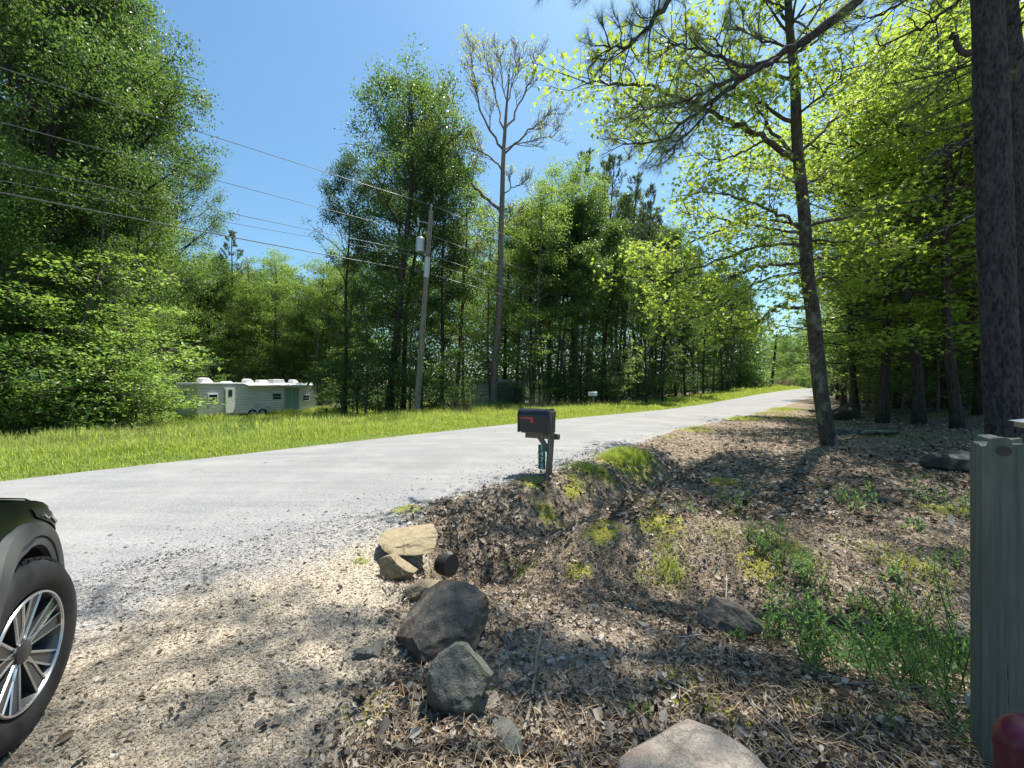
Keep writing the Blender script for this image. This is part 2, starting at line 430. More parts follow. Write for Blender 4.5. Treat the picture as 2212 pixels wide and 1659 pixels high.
def star_tpl():
    v = [(.42, 0, .03), (0, 0, 0)]
    c = np.array([.42, 0])
    for k, (an, ra) in enumerate([(-140, .32), (-112, .22), (-75, .52), (-38, .2), (0, .6), (38, .2), (75, .52), (112, .22), (140, .32)]):
        v.append((c[0] + ra * math.cos(math.radians(an)), ra * math.sin(math.radians(an)), -.06 if ra > .3 else .0))
    f = [(0, 1, 2)] + [(0, i, i + 1) for i in range(2, 10)] + [(0, 10, 1)]
    return v, [f]
STAR = star_tpl()
ROCK = None
def rocktpl(seed):
    r = np.random.RandomState(seed)
    v = np.array([(-1, -1, -1), (1, -1, -1), (1, 1, -1), (-1, 1, -1), (-1, -1, 1), (1, -1, 1), (1, 1, 1), (-1, 1, 1)], float) * .5
    v += r.uniform(-.22, .22, v.shape); v[4:, :2] *= .7; v[:, 2] *= .55
    return v, [[(0, 3, 2, 1), (4, 5, 6, 7), (0, 1, 5, 4), (1, 2, 6, 5), (2, 3, 7, 6), (3, 0, 4, 7)]]

def island_mat(name, stops, rough=.85, trans=0, nscale=60, grey=False):
    t = NT(name); g = t.n('ShaderNodeNewGeometry')
    c = t.ramp(g.outputs['Random Per Island'], stops)
    if grey: c = t.mix(grey_fac(t), c, t.ramp(g.outputs['Random Per Island'], [(0, (.09, .09, .095)), (.5, (.25, .25, .25)), (1, (.42, .42, .41))]))
    n = t.noise(nscale, 4, .6, t.vec()); c = t.mix(.35, c, t.ramp(n.outputs[0], [(.3, (.3, .3, .3)), (.7, (1, 1, 1))]), 'MULTIPLY')
    p = t.pbr(c, rough, 0, t.bump(n.outputs[0], .4, .004), .25)
    if trans:
        tl = t.n('ShaderNodeBsdfTranslucent'); t.l(c, tl.inputs[0]); mx = t.n('ShaderNodeMixShader'); mx.inputs[0].default_value = trans
        t.l(p.outputs[0], mx.inputs[1]); t.l(tl.outputs[0], mx.inputs[2]); return t.fin(mx)
    return t.fin(p)

def scatter(n, seed, dens, umin=-60, umax=2300, rmin=.8, rmax=14, power=1.0):
    """points spread over the visible ground, denser nearer"""
    r = np.random.RandomState(seed)
    R = rmin * (rmax / rmin) ** (r.rand(n) ** power)
    k0 = (umin - 1106) / F; k1 = (umax - 1106) / F
    kk = r.uniform(k0, k1, n)
    y = R; x = kk * y
    keep = r.rand(n) < dens(x, y)
    return x[keep], y[keep], r
def gnormal(x, y, e=.03):
    dx = (H(x + e, y) - H(x - e, y)) / (2 * e); dy = (H(x, y + e) - H(x, y - e)) / (2 * e)
    n = np.stack([-dx, -dy, np.ones_like(x)], -1); return n / np.linalg.norm(n, axis=1)[:, None]
def offroad(x, y):
    s, t = st(x, y)
    return ((t < near_edge(s) - .15) | (t > far_edge(s) + .05)).astype(float)

def build_gravel():
    # loose stones on the drive, the road shoulder and in the ditch
    def dens(x, y):
        s, t = st(x, y)
        d = zone_drive(x, y) * sm(5.3, 4.3, t)
        ditch = np.exp(-(segd(x, y, DITCH) / .5) ** 2) + .9 * np.exp(-(((x - .25) / .9) ** 2 + ((y - 2.3) / .8) ** 2)) + .5 * np.exp(-(((x + .55) / .45) ** 2 + ((y - 1.9) / .9) ** 2))
        sh = np.exp(-((t - near_edge(s) + .35) / .35) ** 2) * (s < 5)
        return np.clip(.9 * d + .8 * ditch + sh + .06 + .7 * (t > near_edge(s) - .3), 0, 1) * np.where(s < 7, sm(1.3, -.25, t - near_edge(s)) ** 1.6, (t < near_edge(s) + .25))
    b = MB()
    x, y, r = scatter(300000, 3, dens, rmin=1.0, rmax=9, power=.95)
    z = np.maximum(H(x, y), road_s(x, y)); n = gnormal(x, y) + r.normal(size=(len(x), 3)) * .25
    a, s_, nn = frames(n, r)
    size = r.lognormal(math.log(.0054), .48, len(x)) * (1 + .14 * y); size = np.clip(size, .003, .045)
    P = np.stack([x, y, z + size * .04], -1)
    idx = r.randint(0, 5, len(x))
    for k in range(5):
        tp, f = rocktpl(k + 20); m = idx == k
        stamp(b, tp, f, P[m], a[m], s_[m], nn[m], size[m])
    o = b.obj('gravel', island_mat('gravel_stone', [(0, (.14, .12, .095)), (.15, (.27, .22, .16)), (.5, (.37, .31, .235)), (.8, (.35, .315, .26)), (1, (.48, .44, .37))], grey=True), smooth=False, sharp=None)
    tag(o, 'loose tan and grey gravel on the driveway and in the ditch', kind='stuff')
    # larger angular stones
    b = MB()
    def dens2(x, y):
        return np.clip(np.exp(-(((x - .35) / .9) ** 2 + ((y - 2.2) / .9) ** 2)) + .7 * np.exp(-(((x + .6) / .4) ** 2 + ((y - 2.0) / .8) ** 2)) + .35 * np.exp(-(segd(x, y, DITCH) / .5) ** 2) + .03 * (x > -.6), 0, 1) * offroad(x, y)
    x, y, r = scatter(6500, 5, dens2, rmin=1.0, rmax=9)
    z = H(x, y); a, s_, nn = frames(gnormal(x, y) + r.normal(size=(len(x), 3)) * .35, r)
    size = np.clip(r.lognormal(math.log(.033), .4, len(x)), .015, .10); P = np.stack([x, y, z + size * .12], -1); idx = r.randint(0, 6, len(x))
    for k in range(6):
        tp, f = rocktpl(k + 40); m = idx == k; stamp(b, tp, f, P[m], a[m], s_[m], nn[m], size[m])
    o = b.obj('stones', island_mat('loose_stone', [(0, (.10, .095, .085)), (.4, (.24, .21, .18)), (.7, (.34, .29, .22)), (1, (.46, .41, .35))]), smooth=False, sharp=None)
    tag(o, 'broken stones scattered among the leaf litter', kind='stuff')
build_gravel()

def litter_dens(x, y):
    s, t = st(x, y)
    d = (1 - zone_drive(x, y)) * (t < near_edge(s) - .2)
    d = d * (1 - .6 * np.clip(zone_moss(x, y), 0, 1))
    d = d * (1 - .8 * np.exp(-(((x - .35) / .7) ** 2 + ((y - 2.25) / .6) ** 2)))
    patch = .45 + 1.1 * sm(-.25, .35, fbm(x * 1.1, y * 1.1, 3))
    return np.clip(d * patch + .02 * zone_drive(x, y) * (t < 4.4), 0, 1)
def build_litter():
    b = MB()
    for (n, seed, r0, r1, sz) in ((170000, 11, .9, 6, .022), (110000, 12, 4.2, 24, .048)):
        x, y, r = scatter(n, seed, litter_dens, rmin=r0, rmax=r1)
        nn0 = gnormal(x, y) + r.normal(size=(len(x), 3)) * .42
        a, s_, nn = frames(nn0, r)
        P = np.stack([x, y, H(x, y) + r.uniform(.004, .03, len(x))], -1)
        size = np.clip(r.lognormal(math.log(sz), .42, len(x)), .012, .13)
        curl = [(0, 0, 0), (.3, .24, .10), (.75, .2, .12), (1, 0, .02), (.75, -.2, .10), (.3, -.24, .14), (.5, 0, -.02)]
        fc = [[(6, 1, 0), (6, 2, 1), (6, 3, 2), (6, 4, 3), (6, 5, 4), (6, 0, 5)]]
        stamp(b, curl, fc, P, a, s_, nn, size)
    o = b.obj('leaf_litter', island_mat('dead_leaf', [(0, (.035, .026, .018)), (.3, (.105, .08, .055)), (.6, (.26, .205, .15)), (.85, (.49, .42, .33)), (1, (.68, .62, .54))], .75, .2, 30), smooth=False, sharp=None)
    tag(o, 'dry brown and pinkish dead leaves covering the bank', kind='stuff')
    # pine needles and thin stems
    b = MB()
    x, y, r = scatter(30000, 21, litter_dens, rmin=.9, rmax=7)
    a, s_, nn = frames(gnormal(x, y) + r.normal(size=(len(x), 3)) * .12, r)
    P = np.stack([x, y, H(x, y) + r.uniform(.008, .035, len(x))], -1)
    stamp(b, [(0, .009, 0), (.5, .009, .12), (1, 0, 0), (.5, -.009, .12), (0, -.009, 0)], [[(0, 4, 3, 1)], [(1, 3, 2)]], P, a, s_, nn, r.uniform(.06, .16, len(x)))
    o = b.obj('pine_straw', island_mat('straw', [(0, (.22, .13, .07)), (.5, (.42, .29, .17)), (1, (.58, .46, .30))], .7), smooth=False, sharp=None)
    tag(o, 'fallen pine needles strewn over the litter', kind='stuff')
    b = MB(); x, y, r = scatter(260, 31, litter_dens, rmin=1, rmax=10)
    for i in range(len(x)):
        L = r.uniform(.1, .5); an = r.uniform(0, 2 * PI); pts = []
        for k in range(5):
            xx = x[i] + math.cos(an) * L * k / 4 + r.normal() * .012; yy = y[i] + math.sin(an) * L * k / 4 + r.normal() * .012
            pts.append((xx, yy, Hs(xx, yy) + .02 + r.uniform(0, .02)))
        b.tube(pts, np.linspace(.006, .002, 5) * r.uniform(.6, 1.4), 4)
    o = b.obj('twigs', island_mat('twig', [(0, (.08, .06, .05)), (.6, (.22, .18, .15)), (1, (.5, .46, .42))], .8), sharp=None)
    tag(o, 'thin dead twigs lying among the leaves', kind='stuff')
build_litter()

# ================= grass
def blades(b, x, y, h, wd, r, lean=.35, z=None):
    n = len(x); z = H(x, y) if z is None else z
    an = r.uniform(0, 2 * PI, n); d = np.stack([np.cos(an), np.sin(an), np.zeros(n)], -1)
    sd = np.stack([-np.sin(an + r.normal(size=n) * .6), np.cos(an), np.zeros(n)], -1); sd /= np.linalg.norm(sd, axis=1)[:, None]
    ln = np.abs(r.normal(size=n)) * lean
    P = np.stack([x, y, z - .01], -1); up = np.array([0, 0, 1.])
    m1 = P + (up * .55 + d * (ln * .3)[:, None]) * h[:, None]; tip = P + (up * (1 - .35 * ln)[:, None] + d * ln[:, None]) * h[:, None]
    w_ = (wd * .5)[:, None] * sd
    V = np.stack([P - w_, P + w_, m1 + w_ * .8, m1 - w_ * .8, tip], 1)
    off = (np.arange(n) * 5)[:, None]
    b.add(V.reshape(-1, 3), np.array([[0, 1, 2, 3]]) + off, np.array([[3, 2, 4]]) + off)
def build_grass():
    r = np.random.RandomState(5); b = MB()
    def region(n, s0, s1, t0, t1, hh, wd, seed):
        q = np.random.RandomState(seed)
        s = q.uniform(s0, s1, n); t = t0 + (t1 - t0) * q.rand(n) ** 1.3
        x, y = xy(s, t)
        ok = (y > 1) & (np.abs(x / np.maximum(y, .1)) < 1.55) & (t > far_edge(s) - .12 + .1 * fbm(s * 3, t * 3)) & (q.rand(n) < .25 + zone_grass(x, y))
        x, y, s, t = x[ok], y[ok], s[ok], t[ok]
        cl = .6 + .9 * sm(-.3, .4, fbm(x * .8, y * .8, 3))
        edge = .25 + .75 * sm(0, 1.6, t - far_edge(s))
        h = hh * cl * edge * q.uniform(.6, 1.25, len(x))
        blades(b, x, y, h, np.full(len(x), wd) * q.uniform(.7, 1.3, len(x)), q)
    region(110000, -14, 8, 10.2, 19, .30, .014, 1)
    region(60000, 6, 20, 10.2, 17, .30, .018, 2)
    region(90000, -5, 22, 15, 38, .42, .028, 3)
    region(40000, 20, 80, 10, 14.5, .34, .035, 4)
    region(9000, 60, 100, 10, 16, .4, .06, 41)
    o = b.obj('grass', M['grass'], smooth=False, sharp=None); tag(o, 'lush lime green grass verge beyond the road', kind='stuff')
    # pale seeding stems
    b = MB()
    q = np.random.RandomState(9)
    s = q.uniform(-8, 22, 9000); t = q.uniform(12.5, 27, 9000); x, y = xy(s, t); ok = (y > 5) & (zone_grass(x, y) > .3) & (fbm(x * .5, y * .5, 2) > -.1)
    x, y = x[ok], y[ok]
    h = q.uniform(.45, .8, len(x)); blades(b, x, y, h, np.full(len(x), .012), q, .25)
    o = b.obj('seeding_grass', M['grass_tan'], smooth=False, sharp=None); tag(o, 'tall pale seed heads standing in the green grass', kind='stuff')
    # low green patches and fuzz on the near side
    b = MB(); q = np.random.RandomState(12)
    def patch(u, v, rx, n, h, wd, lean=.5, ry=None):
        p = G(u, v); ry = ry or rx
        x = p.x + q.normal(size=n) * rx * .5; y = p.y + q.normal(size=n) * ry * .5
        s, t = st(x, y); ok = t < near_edge(s) - .05; x, y = x[ok], y[ok]
        d = np.hypot((x - p.x) / rx, (y - p.y) / ry)
        blades(b, x, y, h * (1.15 - .5 * np.clip(d, 0, 1.2)) * q.uniform(.5, 1.2, len(x)), np.full(len(x), wd), q, lean)
    patch(1362, 985, .55, 3600, .17, .008); patch(1330, 992, .4, 1800, .13, .008); patch(1270, 1015, .5, 1800, .09, .008); patch(1250, 1045, .35, 900, .06, .007); patch(1315, 1035, .3, 700, .06, .007)
    for u, v, rx, n, h in ((1500, 925, .9, 1600, .07), (1600, 903, 1.4, 2400, .1), (1690, 884, 1.8, 2600, .13), (1660, 893, 1.6, 1800, .1), (1740, 905, .8, 600, .07), (1780, 905, .8, 600, .08), (1450, 945, .5, 600, .05),
                           (1700, 1525, .25, 500, .03), (1450, 1240, .18, 420, .10), (1390, 1250, .2, 300, .05), (1440, 1180, .3, 500, .06), (1580, 1110, .3, 250, .06), (1680, 1180, .3, 420, .08), (1730, 1210, .25, 300, .08), (1560, 1150, .4, 400, .06),
                           (1130, 1240, .25, 260, .05), (1090, 1225, .2, 160, .05), (2060, 1110, .4, 500, .10), (1990, 1030, .5, 350, .07), (1900, 1190, .4, 350, .07), (1970, 1230, .3, 350, .09), (780, 1215, .08, 120, .05), (1160, 1085, .3, 250, .05), (1210, 1130, .4, 350, .05), (2040, 900, 1.5, 500, .12), (1950, 945, 1.4, 500, .1), (1800, 905, 1.2, 500, .1)):
        patch(u, v, rx, n, h, .007)
    o = b.obj('grass_tufts', M['grass'], smooth=False, sharp=None); tag(o, 'short yellow green grass patches on the near bank', kind='stuff')
    b = MB(); q = np.random.RandomState(13)
    for p, rr in MOSSW:
        n = int(1500 * rr); x = p.x + q.normal(size=n) * rr * .42; y = p.y + q.normal(size=n) * rr * .42
        s, t = st(x, y); ok = t < near_edge(s) - .1; x, y = x[ok], y[ok]
        blades(b, x, y, q.uniform(.012, .03, len(x)), np.full(len(x), .008), q, .7)
    o = b.obj('moss', M['moss'], smooth=False, sharp=None); tag(o, 'yellow green moss cushions on the bare ground', kind='stuff')
build_grass()
# ================= tree generator
UP = np.array([0, 0, 1.])
def nrmz(v): return v / (np.linalg.norm(v) + 1e-9)
def curve(p, d, L, n, r, wob=.12, rise=0.0, droop=0.0):
    pts = [np.array(p, float)]; d = nrmz(np.array(d, float))
    for i in range(n):
        d = nrmz(d + r.normal(size=3) * wob + UP * (rise - droop * i / n))
        pts.append(pts[-1] + d * L / n)
    return np.array(pts)
def along(P, f):
    k = f * (len(P) - 1); i = int(min(k, len(P) - 2)); return P[i] + (P[i + 1] - P[i]) * (k - i), nrmz(P[i + 1] - P[i])
def leafcloud(b, tpl, C, spread, n, size, r, flat=.55, up=.8, hang=0.0):
    """n leaves about each point of C (k,3)"""
    C = np.repeat(np.asarray(C), n, axis=0); N = len(C)
    off = r.normal(size=(N, 3)) * spread; off[:, 2] *= flat
    P = C + off
    nn = r.normal(size=(N, 3)) * .75 + UP * up
    a, s_, nn = frames(nn, r)
    if hang: a[:, 2] -= hang; a /= np.linalg.norm(a, axis=1)[:, None]; nn = np.cross(a, s_)
    stamp(b, tpl[0], tpl[1], P, a, s_, nn, size * r.uniform(.6, 1.25, N))
def env_round(f): return (math.sin(PI * min(1, max(0, f)) ** .8)) ** .6
def gen_tree(seed, h=18, base=2, R=4.5, r0=.2, limbs=34, twigs=7, leaves=26, lsize=.19, tpl=LEAF, spread=.33, env=env_round, elev=(10, 55), wob=.10, lean=.03, flat=.5, top=.12, gap=.15, hang=0.0, up=.8, ns=7, hole=-.09):
    r = np.random.RandomState(seed)
    tb = MB(); lb = MB()
    n = 12
    T = curve((0, 0, -.3), (r.normal() * lean, r.normal() * lean, 1), h * .97 + .3, n, r, .035, .03)
    rad = r0 * (1 - np.linspace(0, 1, n + 1)) ** .8 + .02; rad[0] *= 1.45
    tb.tube(T, rad, ns + 1)
    C = []
    az = r.uniform(0, 2 * PI)
    for i in range(limbs):
        f = (i + r.uniform(0, 1)) / limbs
        z = base + (h * .96 - base) * f
        if r.rand() < gap: continue
        az += 2.4 + r.normal() * .35
        p, td = along(T, min(.995, (z + .3) / (h * .97 + .3)))
        L = R * env(f) * r.uniform(.65, 1.15) + .35
        e = math.radians(elev[0] + (elev[1] - elev[0]) * f + r.normal() * 8)
        d = (math.cos(az) * math.cos(e), math.sin(az) * math.cos(e), math.sin(e))
        lr = max(.018, min(r0 * .42, L * .014) * (1 - .3 * f))
        P = curve(p, d, L, 6, r, wob, .02)
        tb.tube(P, np.linspace(lr, .008, 7), 5, False)
        nt_ = max(2, int(twigs * (.4 + L / R)))
        for k in range(nt_):
            g = .25 + .75 * (k + r.rand()) / nt_
            q, ld_ = along(P, g)
            sd = nrmz(np.cross(ld_, UP)) * (1 if k % 2 else -1)
            d2 = ld_ * .6 + sd * r.uniform(.5, 1.2) + UP * r.normal() * .25
            l2 = L * .32 * r.uniform(.6, 1.2) * (1.15 - .5 * g) + .2
            Q = curve(q, d2, l2, 3, r, .2, .02)
            tb.tube(Q, np.linspace(max(.006, lr * .4), .004, 4), 3, False)
            C += [Q[1] * .5 + Q[2] * .5, Q[3]] if l2 > .5 else [Q[3]]
            if l2 > 1.1: C.append(Q[2] * .4 + Q[1] * .6 + r.normal(size=3) * .2)
        C.append((P[-1],)); C.append((P[-1] * .8 + P[-2] * .2,))
    tipf = np.array([getattr(c, 'tip', False) if not isinstance(c, tuple) else True for c in C]); C = np.array([c[0] if isinstance(c, tuple) else c for c in C]); q = 3.2 / R
    nz_ = vnoise(C[:, 0] * q * .55 + C[:, 2] * .31 + seed, C[:, 1] * q * .55 - C[:, 2] * .42) + .6 * vnoise(C[:, 0] * q + 9 - C[:, 2] * .5, C[:, 1] * q + C[:, 2] * .8 + seed)
    C = C[(nz_ > hole) | (tipf & (nz_ > hole * 3 - .12))]
    leafcloud(lb, tpl, C, spread, int(leaves * 1.25), lsize, r, flat, up, hang)
    return tb, lb
def pine_tufts(lb, C, D, r, n=14, L=.2, wd=.012):
    C = np.repeat(C, n, axis=0); D = np.repeat(D, n, axis=0); N = len(C)
    a = D + r.normal(size=(N, 3)) * .62; a /= np.linalg.norm(a, axis=1)[:, None]
    s_ = np.cross(a, r.normal(size=(N, 3))); s_ /= np.linalg.norm(s_, axis=1)[:, None]
    stamp(lb, [(0, wd, 0), (0, -wd, 0), (1, 0, 0)], [[(0, 1, 2)]], C, a, s_, np.cross(a, s_), L * r.uniform(.7, 1.2, N))
def gen_pine(seed, h=24, base=13, R=3.2, r0=.22, limbs=46, twigs=9, nn=13, L=.24, wd=.075):
    r = np.random.RandomState(seed); tb = MB(); lb = MB()
    T = curve((0, 0, -.3), (r.normal() * .02, r.normal() * .02, 1), h + .3, 12, r, .02, .02)
    rad = r0 * (1 - np.linspace(0, 1, 13)) ** .7 + .02; rad[0] *= 1.3
    tb.tube(T, rad, 8); C = []; D = []; az = 0
    for i in range(limbs):
        f = (i + r.rand()) / limbs; z = base + (h - base) * f * .98
        az += 2.4 + r.normal() * .4; p, td = along(T, min(.99, (z + .3) / (h + .3)))
        l = R * (1.05 - f) ** .7 * (.55 + .45 * min(1, f * 4)) * r.uniform(.6, 1.15) + .25
        e = math.radians(-5 + 50 * f + r.normal() * 8)
        P = curve(p, (math.cos(az) * math.cos(e), math.sin(az) * math.cos(e), math.sin(e)), l, 5, r, .12, .04)
        tb.tube(P, np.linspace(max(.015, l * .014), .006, 6), 4, False)
        for k in range(twigs):
            g = .35 + .65 * (k + r.rand()) / twigs; q, d = along(P, g)
            sd = nrmz(np.cross(d, UP)) * (1 if k % 2 else -1)
            Q = curve(q, d * .7 + sd * r.uniform(.4, 1) + UP * .25, .22 * l * r.uniform(.6, 1.2) + .15, 2, r, .15, .15)
            tb.tube(Q, (.008, .006, .004), 3, False)
            for m in (0.5, 1.0, .75):
                c, dd = along(Q, m); C.append(c + r.normal(size=3) * .05); D.append(nrmz(dd + UP * .5))
    for i in range(8):   # dead stubs low on the stem
        z = r.uniform(base * .45, base); p, _ = along(T, (z + .3) / (h + .3)); az = r.uniform(0, 6.28)
        P = curve(p, (math.cos(az), math.sin(az), r.normal() * .2), r.uniform(.4, 1.6), 4, r, .2)
        tb.tube(P, np.linspace(.02, .005, 5), 3, False)
    pine_tufts(lb, np.array(C), np.array(D), r, nn, L, wd)
    return tb, lb
def env_cone(f): return (1.02 - f) ** .6
def env_low(f): return .55 + .6 * math.sin(PI * f) if f < .9 else .5
def env_vase(f): return .45 + .75 * f if f < .75 else 1.0 - (f - .75) * 2.4
PROTO = {}
def proto(key, gen, bark_m, leaf_m):
    tb, lb = gen
    a = tb.mesh('trunk_' + key, True); a.materials.append(M[bark_m])
    b = lb.mesh('crown_' + key, False); b.materials.append(M[leaf_m])
    PROTO[key] = (a, b)
# edge trees clothed nearly to the ground
proto('edge', gen_tree(101, 20, 2.0, 4.8, .24, 56, 9, 44, .135, hole=-.2, env=env_low, gap=.12), 'bark_dark', 'leaf_mid')
proto('oak', gen_tree(102, 20, 4.5, 4.6, .24, 50, 9, 44, .14, hole=-.15, env=env_round, gap=.18), 'bark_dark', 'leaf_mid')
proto('oak2', gen_tree(103, 19, 3.5, 4.2, .22, 44, 9, 36, .15, env=env_vase, gap=.2, elev=(15, 65)), 'bark_dark', 'leaf_dark')
proto('airy', gen_tree(104, 17, 3.0, 3.6, .16, 36, 8, 27, .15, env=env_round, gap=.2), 'bark_grey', 'leaf_bright')
proto('airy2', gen_tree(105, 16, 2.2, 3.2, .13, 34, 8, 28, .15, env=env_cone, gap=.15), 'bark_grey', 'leaf_mid')
proto('forest', gen_tree(106, 20, 9, 3.4, .17, 30, 7, 26, .22, env=env_round, gap=.12, elev=(20, 65)), 'bark_grey', 'leaf_dark')
proto('forest2', gen_tree(107, 18, 6.5, 3.0, .14, 28, 7, 22, .22, env=env_vase, gap=.15, elev=(20, 60)), 'bark_dark', 'leaf_mid')
proto('sapling', gen_tree(108, 6.5, .8, 2.0, .045, 24, 5, 13, .15, env=env_round, gap=.1, elev=(-5, 40), flat=.22, spread=.22, up=1.6), 'bark_grey', 'leaf_bright')
proto('sapling2', gen_tree(109, 5.0, .5, 2.1, .04, 22, 5, 15, .15, env=env_cone, gap=.1, elev=(-5, 35), flat=.22, spread=.22, up=1.6), 'bark_grey', 'leaf_mid')
proto('bush', gen_tree(110, 2.6, .15, 1.4, .03, 22, 5, 16, .12, env=env_low, gap=.05, elev=(10, 60), spread=.2, flat=.6, ns=4), 'bark_grey', 'leaf_mid')
proto('bush2', gen_tree(111, 2.0, .1, 1.3, .025, 20, 5, 15, .11, env=env_low, gap=.05, elev=(5, 55), spread=.18, flat=.4, ns=4, up=1.3), 'bark_grey', 'leaf_bright')
# broad-leaved trees of the near right bank: larger, star-shaped leaves in layers
proto('gum', gen_tree(112, 13, 2.4, 4.2, .13, 44, 8, 17, .17, tpl=STAR, hole=-.02, env=env_low, gap=.1, elev=(0, 50), flat=.22, spread=.34, up=1.7), 'bark_dark', 'leaf_gum')
proto('gum2', gen_tree(113, 15, 3.4, 3.6, .15, 42, 8, 16, .17, tpl=STAR, hole=.0, env=env_round, gap=.12, elev=(0, 55), flat=.25, spread=.32, up=1.5), 'bark_dark', 'leaf_bright')
proto('pine', gen_pine(114, 24, 12, 3.2, .2), 'bark_pine', 'needle')
proto('pine2', gen_pine(115, 22, 8, 3.0, .18, limbs=52), 'bark_pine', 'needle_grey')

# ---- countable trees: (u, Y, kind, height or None, rz, label, group)
ALLT = []
def tree(key, x, y, h=None, rz=None, label='', cat='tree', name='tree', group=None, wide=1.0, mats=None, dz=0):
    rng = random.Random(int(x * 131 + y * 977)); a, b = PROTO[key]
    ph = {'edge': 20, 'oak': 20, 'oak2': 19, 'airy': 17, 'airy2': 16, 'forest': 20, 'forest2': 18, 'sapling': 6.5, 'sapling2': 5, 'bush': 2.6, 'bush2': 2, 'gum': 13, 'gum2': 15, 'pine': 24, 'pine2': 22}[key]
    k = (h or ph * rng.uniform(.85, 1.1)) / ph
    o = empty(name, (x, y, Hs(x, y) + dz), rng.uniform(0, 2 * PI) if rz is None else rz, label, cat, group)
    o.scale = (k * wide, k * wide, k)
    for nm, me in (('trunk' if cat == 'tree' else 'stem', a), ('crown' if cat == 'tree' else 'foliage', b)):
        c = bpy.data.objects.new(nm, me); COL.objects.link(c); c.parent = o
        if mats and nm in ('crown', 'foliage'):
            c.material_slots[0].link = 'OBJECT'; c.material_slots[0].material = M[mats]
    ALLT.append(o); return o
def tu(key, u, Y, vtop=None, **kw):
    x = (u - 1106) / F * Y; z = Hs(x, Y)
    h = None if vtop is None else (EYE + (829.5 - vtop) / F * Y - z)
    return tree(key, x, Y, h=h, **kw)
PLAN = {}     # zone -> list of (u, thing) for ordinal labels
def zone(zn, key, u, Y, vtop=None, kind=None, **kw):
    o = tu(key, u, Y, vtop, **kw); PLAN.setdefault(zn, []).append((u, Y, key, o)); return o

# left wood, right at the verge
L = 'left wood'
zone(L, 'edge', 130, 19, -190, wide=.72, mats='leaf_mid'); zone(L, 'edge', -70, 17, -120); zone(L, 'oak', 218, 22, -25, wide=.78, rz=1.2); zone(L, 'oak2', 170, 20, 60, wide=.74); zone(L, 'edge', 200, 24, 120, wide=.7)
zone(L, 'edge', 20, 23, -150); zone(L, 'oak2', 275, 25.5, 95, wide=.8); zone(L, 'airy', 270, 23, 330, wide=.7)
zone(L, 'airy', 345, 31, 400, wide=.85, mats='leaf_bright'); zone(L, 'airy2', 205, 18, 400, wide=.8); zone(L, 'airy2', 60, 17.5, 330, mats='leaf_bright'); zone(L, 'airy', -20, 16.5, 300)
zone(L, 'oak', -180, 20, -100); zone(L, 'oak', -330, 22, -50); zone(L, 'edge', 90, 30, 0); zone(L, 'oak2', 240, 33, 60, wide=.85); zone(L, 'airy', 410, 39, 520); zone(L, 'edge', 330, 34, 330, wide=.8)
for i, (u, Y, v) in enumerate([(-40, 15.2, 640), (40, 16.2, 690), (110, 16.4, 660), (185, 17.2, 640), (245, 17.6, 700), (285, 19.6, 690), (10, 15.8, 560), (150, 16.8, 560), (260, 20.5, 560)]):
    zone('left saplings', 'sapling' if i % 2 else 'sapling2', u, Y, v, mats='leaf_bright' if i % 3 else None)
for i, (u, Y, v) in enumerate([(-30, 14.4, 800), (30, 15, 820), (75, 15.6, 835), (120, 15.8, 800), (165, 16.2, 845), (210, 16.4, 810), (255, 17.4, 850), (290, 17.8, 840), (320, 20, 850), (60, 15.0, 870), (140, 15.4, 880), (225, 16.5, 885)]):
    zone('left shrubs', 'bush2' if i % 2 else 'bush', u, Y, v, cat='shrub', name='shrub')
# wood behind the trailer
B = 'trailer wood'
zone(B, 'pine2', 492, 42, 508, wide=.85, mats='needle_grey'); zone(B, 'airy', 450, 41, 545, wide=.8)
for i, (u, Y, v, k) in enumerate([(545, 41, 560, 'airy2'), (590, 45, 545, 'airy'), (640, 44, 595, 'airy2'), (675, 42, 560, 'airy'), (715, 46, 520, 'airy'), (520, 47, 575, 'airy'), (620, 50, 570, 'oak'), (570, 45, 620, 'oak2'), (660, 46, 640, 'airy2'), (480, 43, 620, 'airy2'), (430, 40, 560, 'airy'), (610, 47, 640, 'airy'), (700, 48, 600, 'oak'), (740, 48, 560, 'oak'), (545, 54, 600, 'oak2'), (460, 42, 560, 'oak')]):
    zone(B, k, u, Y, v, mats='leaf_bright' if i % 3 == 0 else None)
for i, (u, Y, v) in enumerate([(395, 31, 745), (440, 35, 770), (480, 38, 760), (520, 39, 780), (560, 41, 765), (600, 42, 770), (640, 43, 775), (690, 42, 780), (715, 38, 800), (740, 34, 800), (700, 45, 740), (585, 40, 790)]):
    zone('trailer shrubs', 'sapling2' if i % 2 else 'sapling', u, Y, v, cat='shrub', name='shrub')
# tall clump behind the pole
C_ = 'pole clump'
zone(C_, 'oak', 838, 24.5, 150, wide=.95, mats='leaf_mid'); zone(C_, 'oak', 905, 27, 158, wide=.78); zone(C_, 'oak2', 745, 26, 375, wide=.72); zone(C_, 'oak2', 955, 25, 380, wide=.75); zone(C_, 'edge', 870, 29, 330, wide=.8)
zone(C_, 'airy', 1000, 36, 450, wide=.8, mats='leaf_bright'); zone(C_, 'airy', 985, 29, 400, mats='leaf_bright'); zone(C_, 'airy2', 790, 23, 560); zone(C_, 'airy2', 885, 23, 600, mats='leaf_mid'); zone(C_, 'oak2', 860, 37, 330, wide=.8)
for i, (u, Y, v) in enumerate([(735, 27, 760), (775, 25, 780), (820, 23.5, 770), (860, 23, 800), (900, 23.5, 780), (940, 22.5, 790), (975, 23, 760), (760, 24, 845), (830, 22.5, 850), (955, 21.6, 845), (1000, 22, 850)]):
    zone('pole shrubs', ('sapling2', 'bush', 'sapling')[i % 3], u, Y, v, cat='shrub', name='shrub')
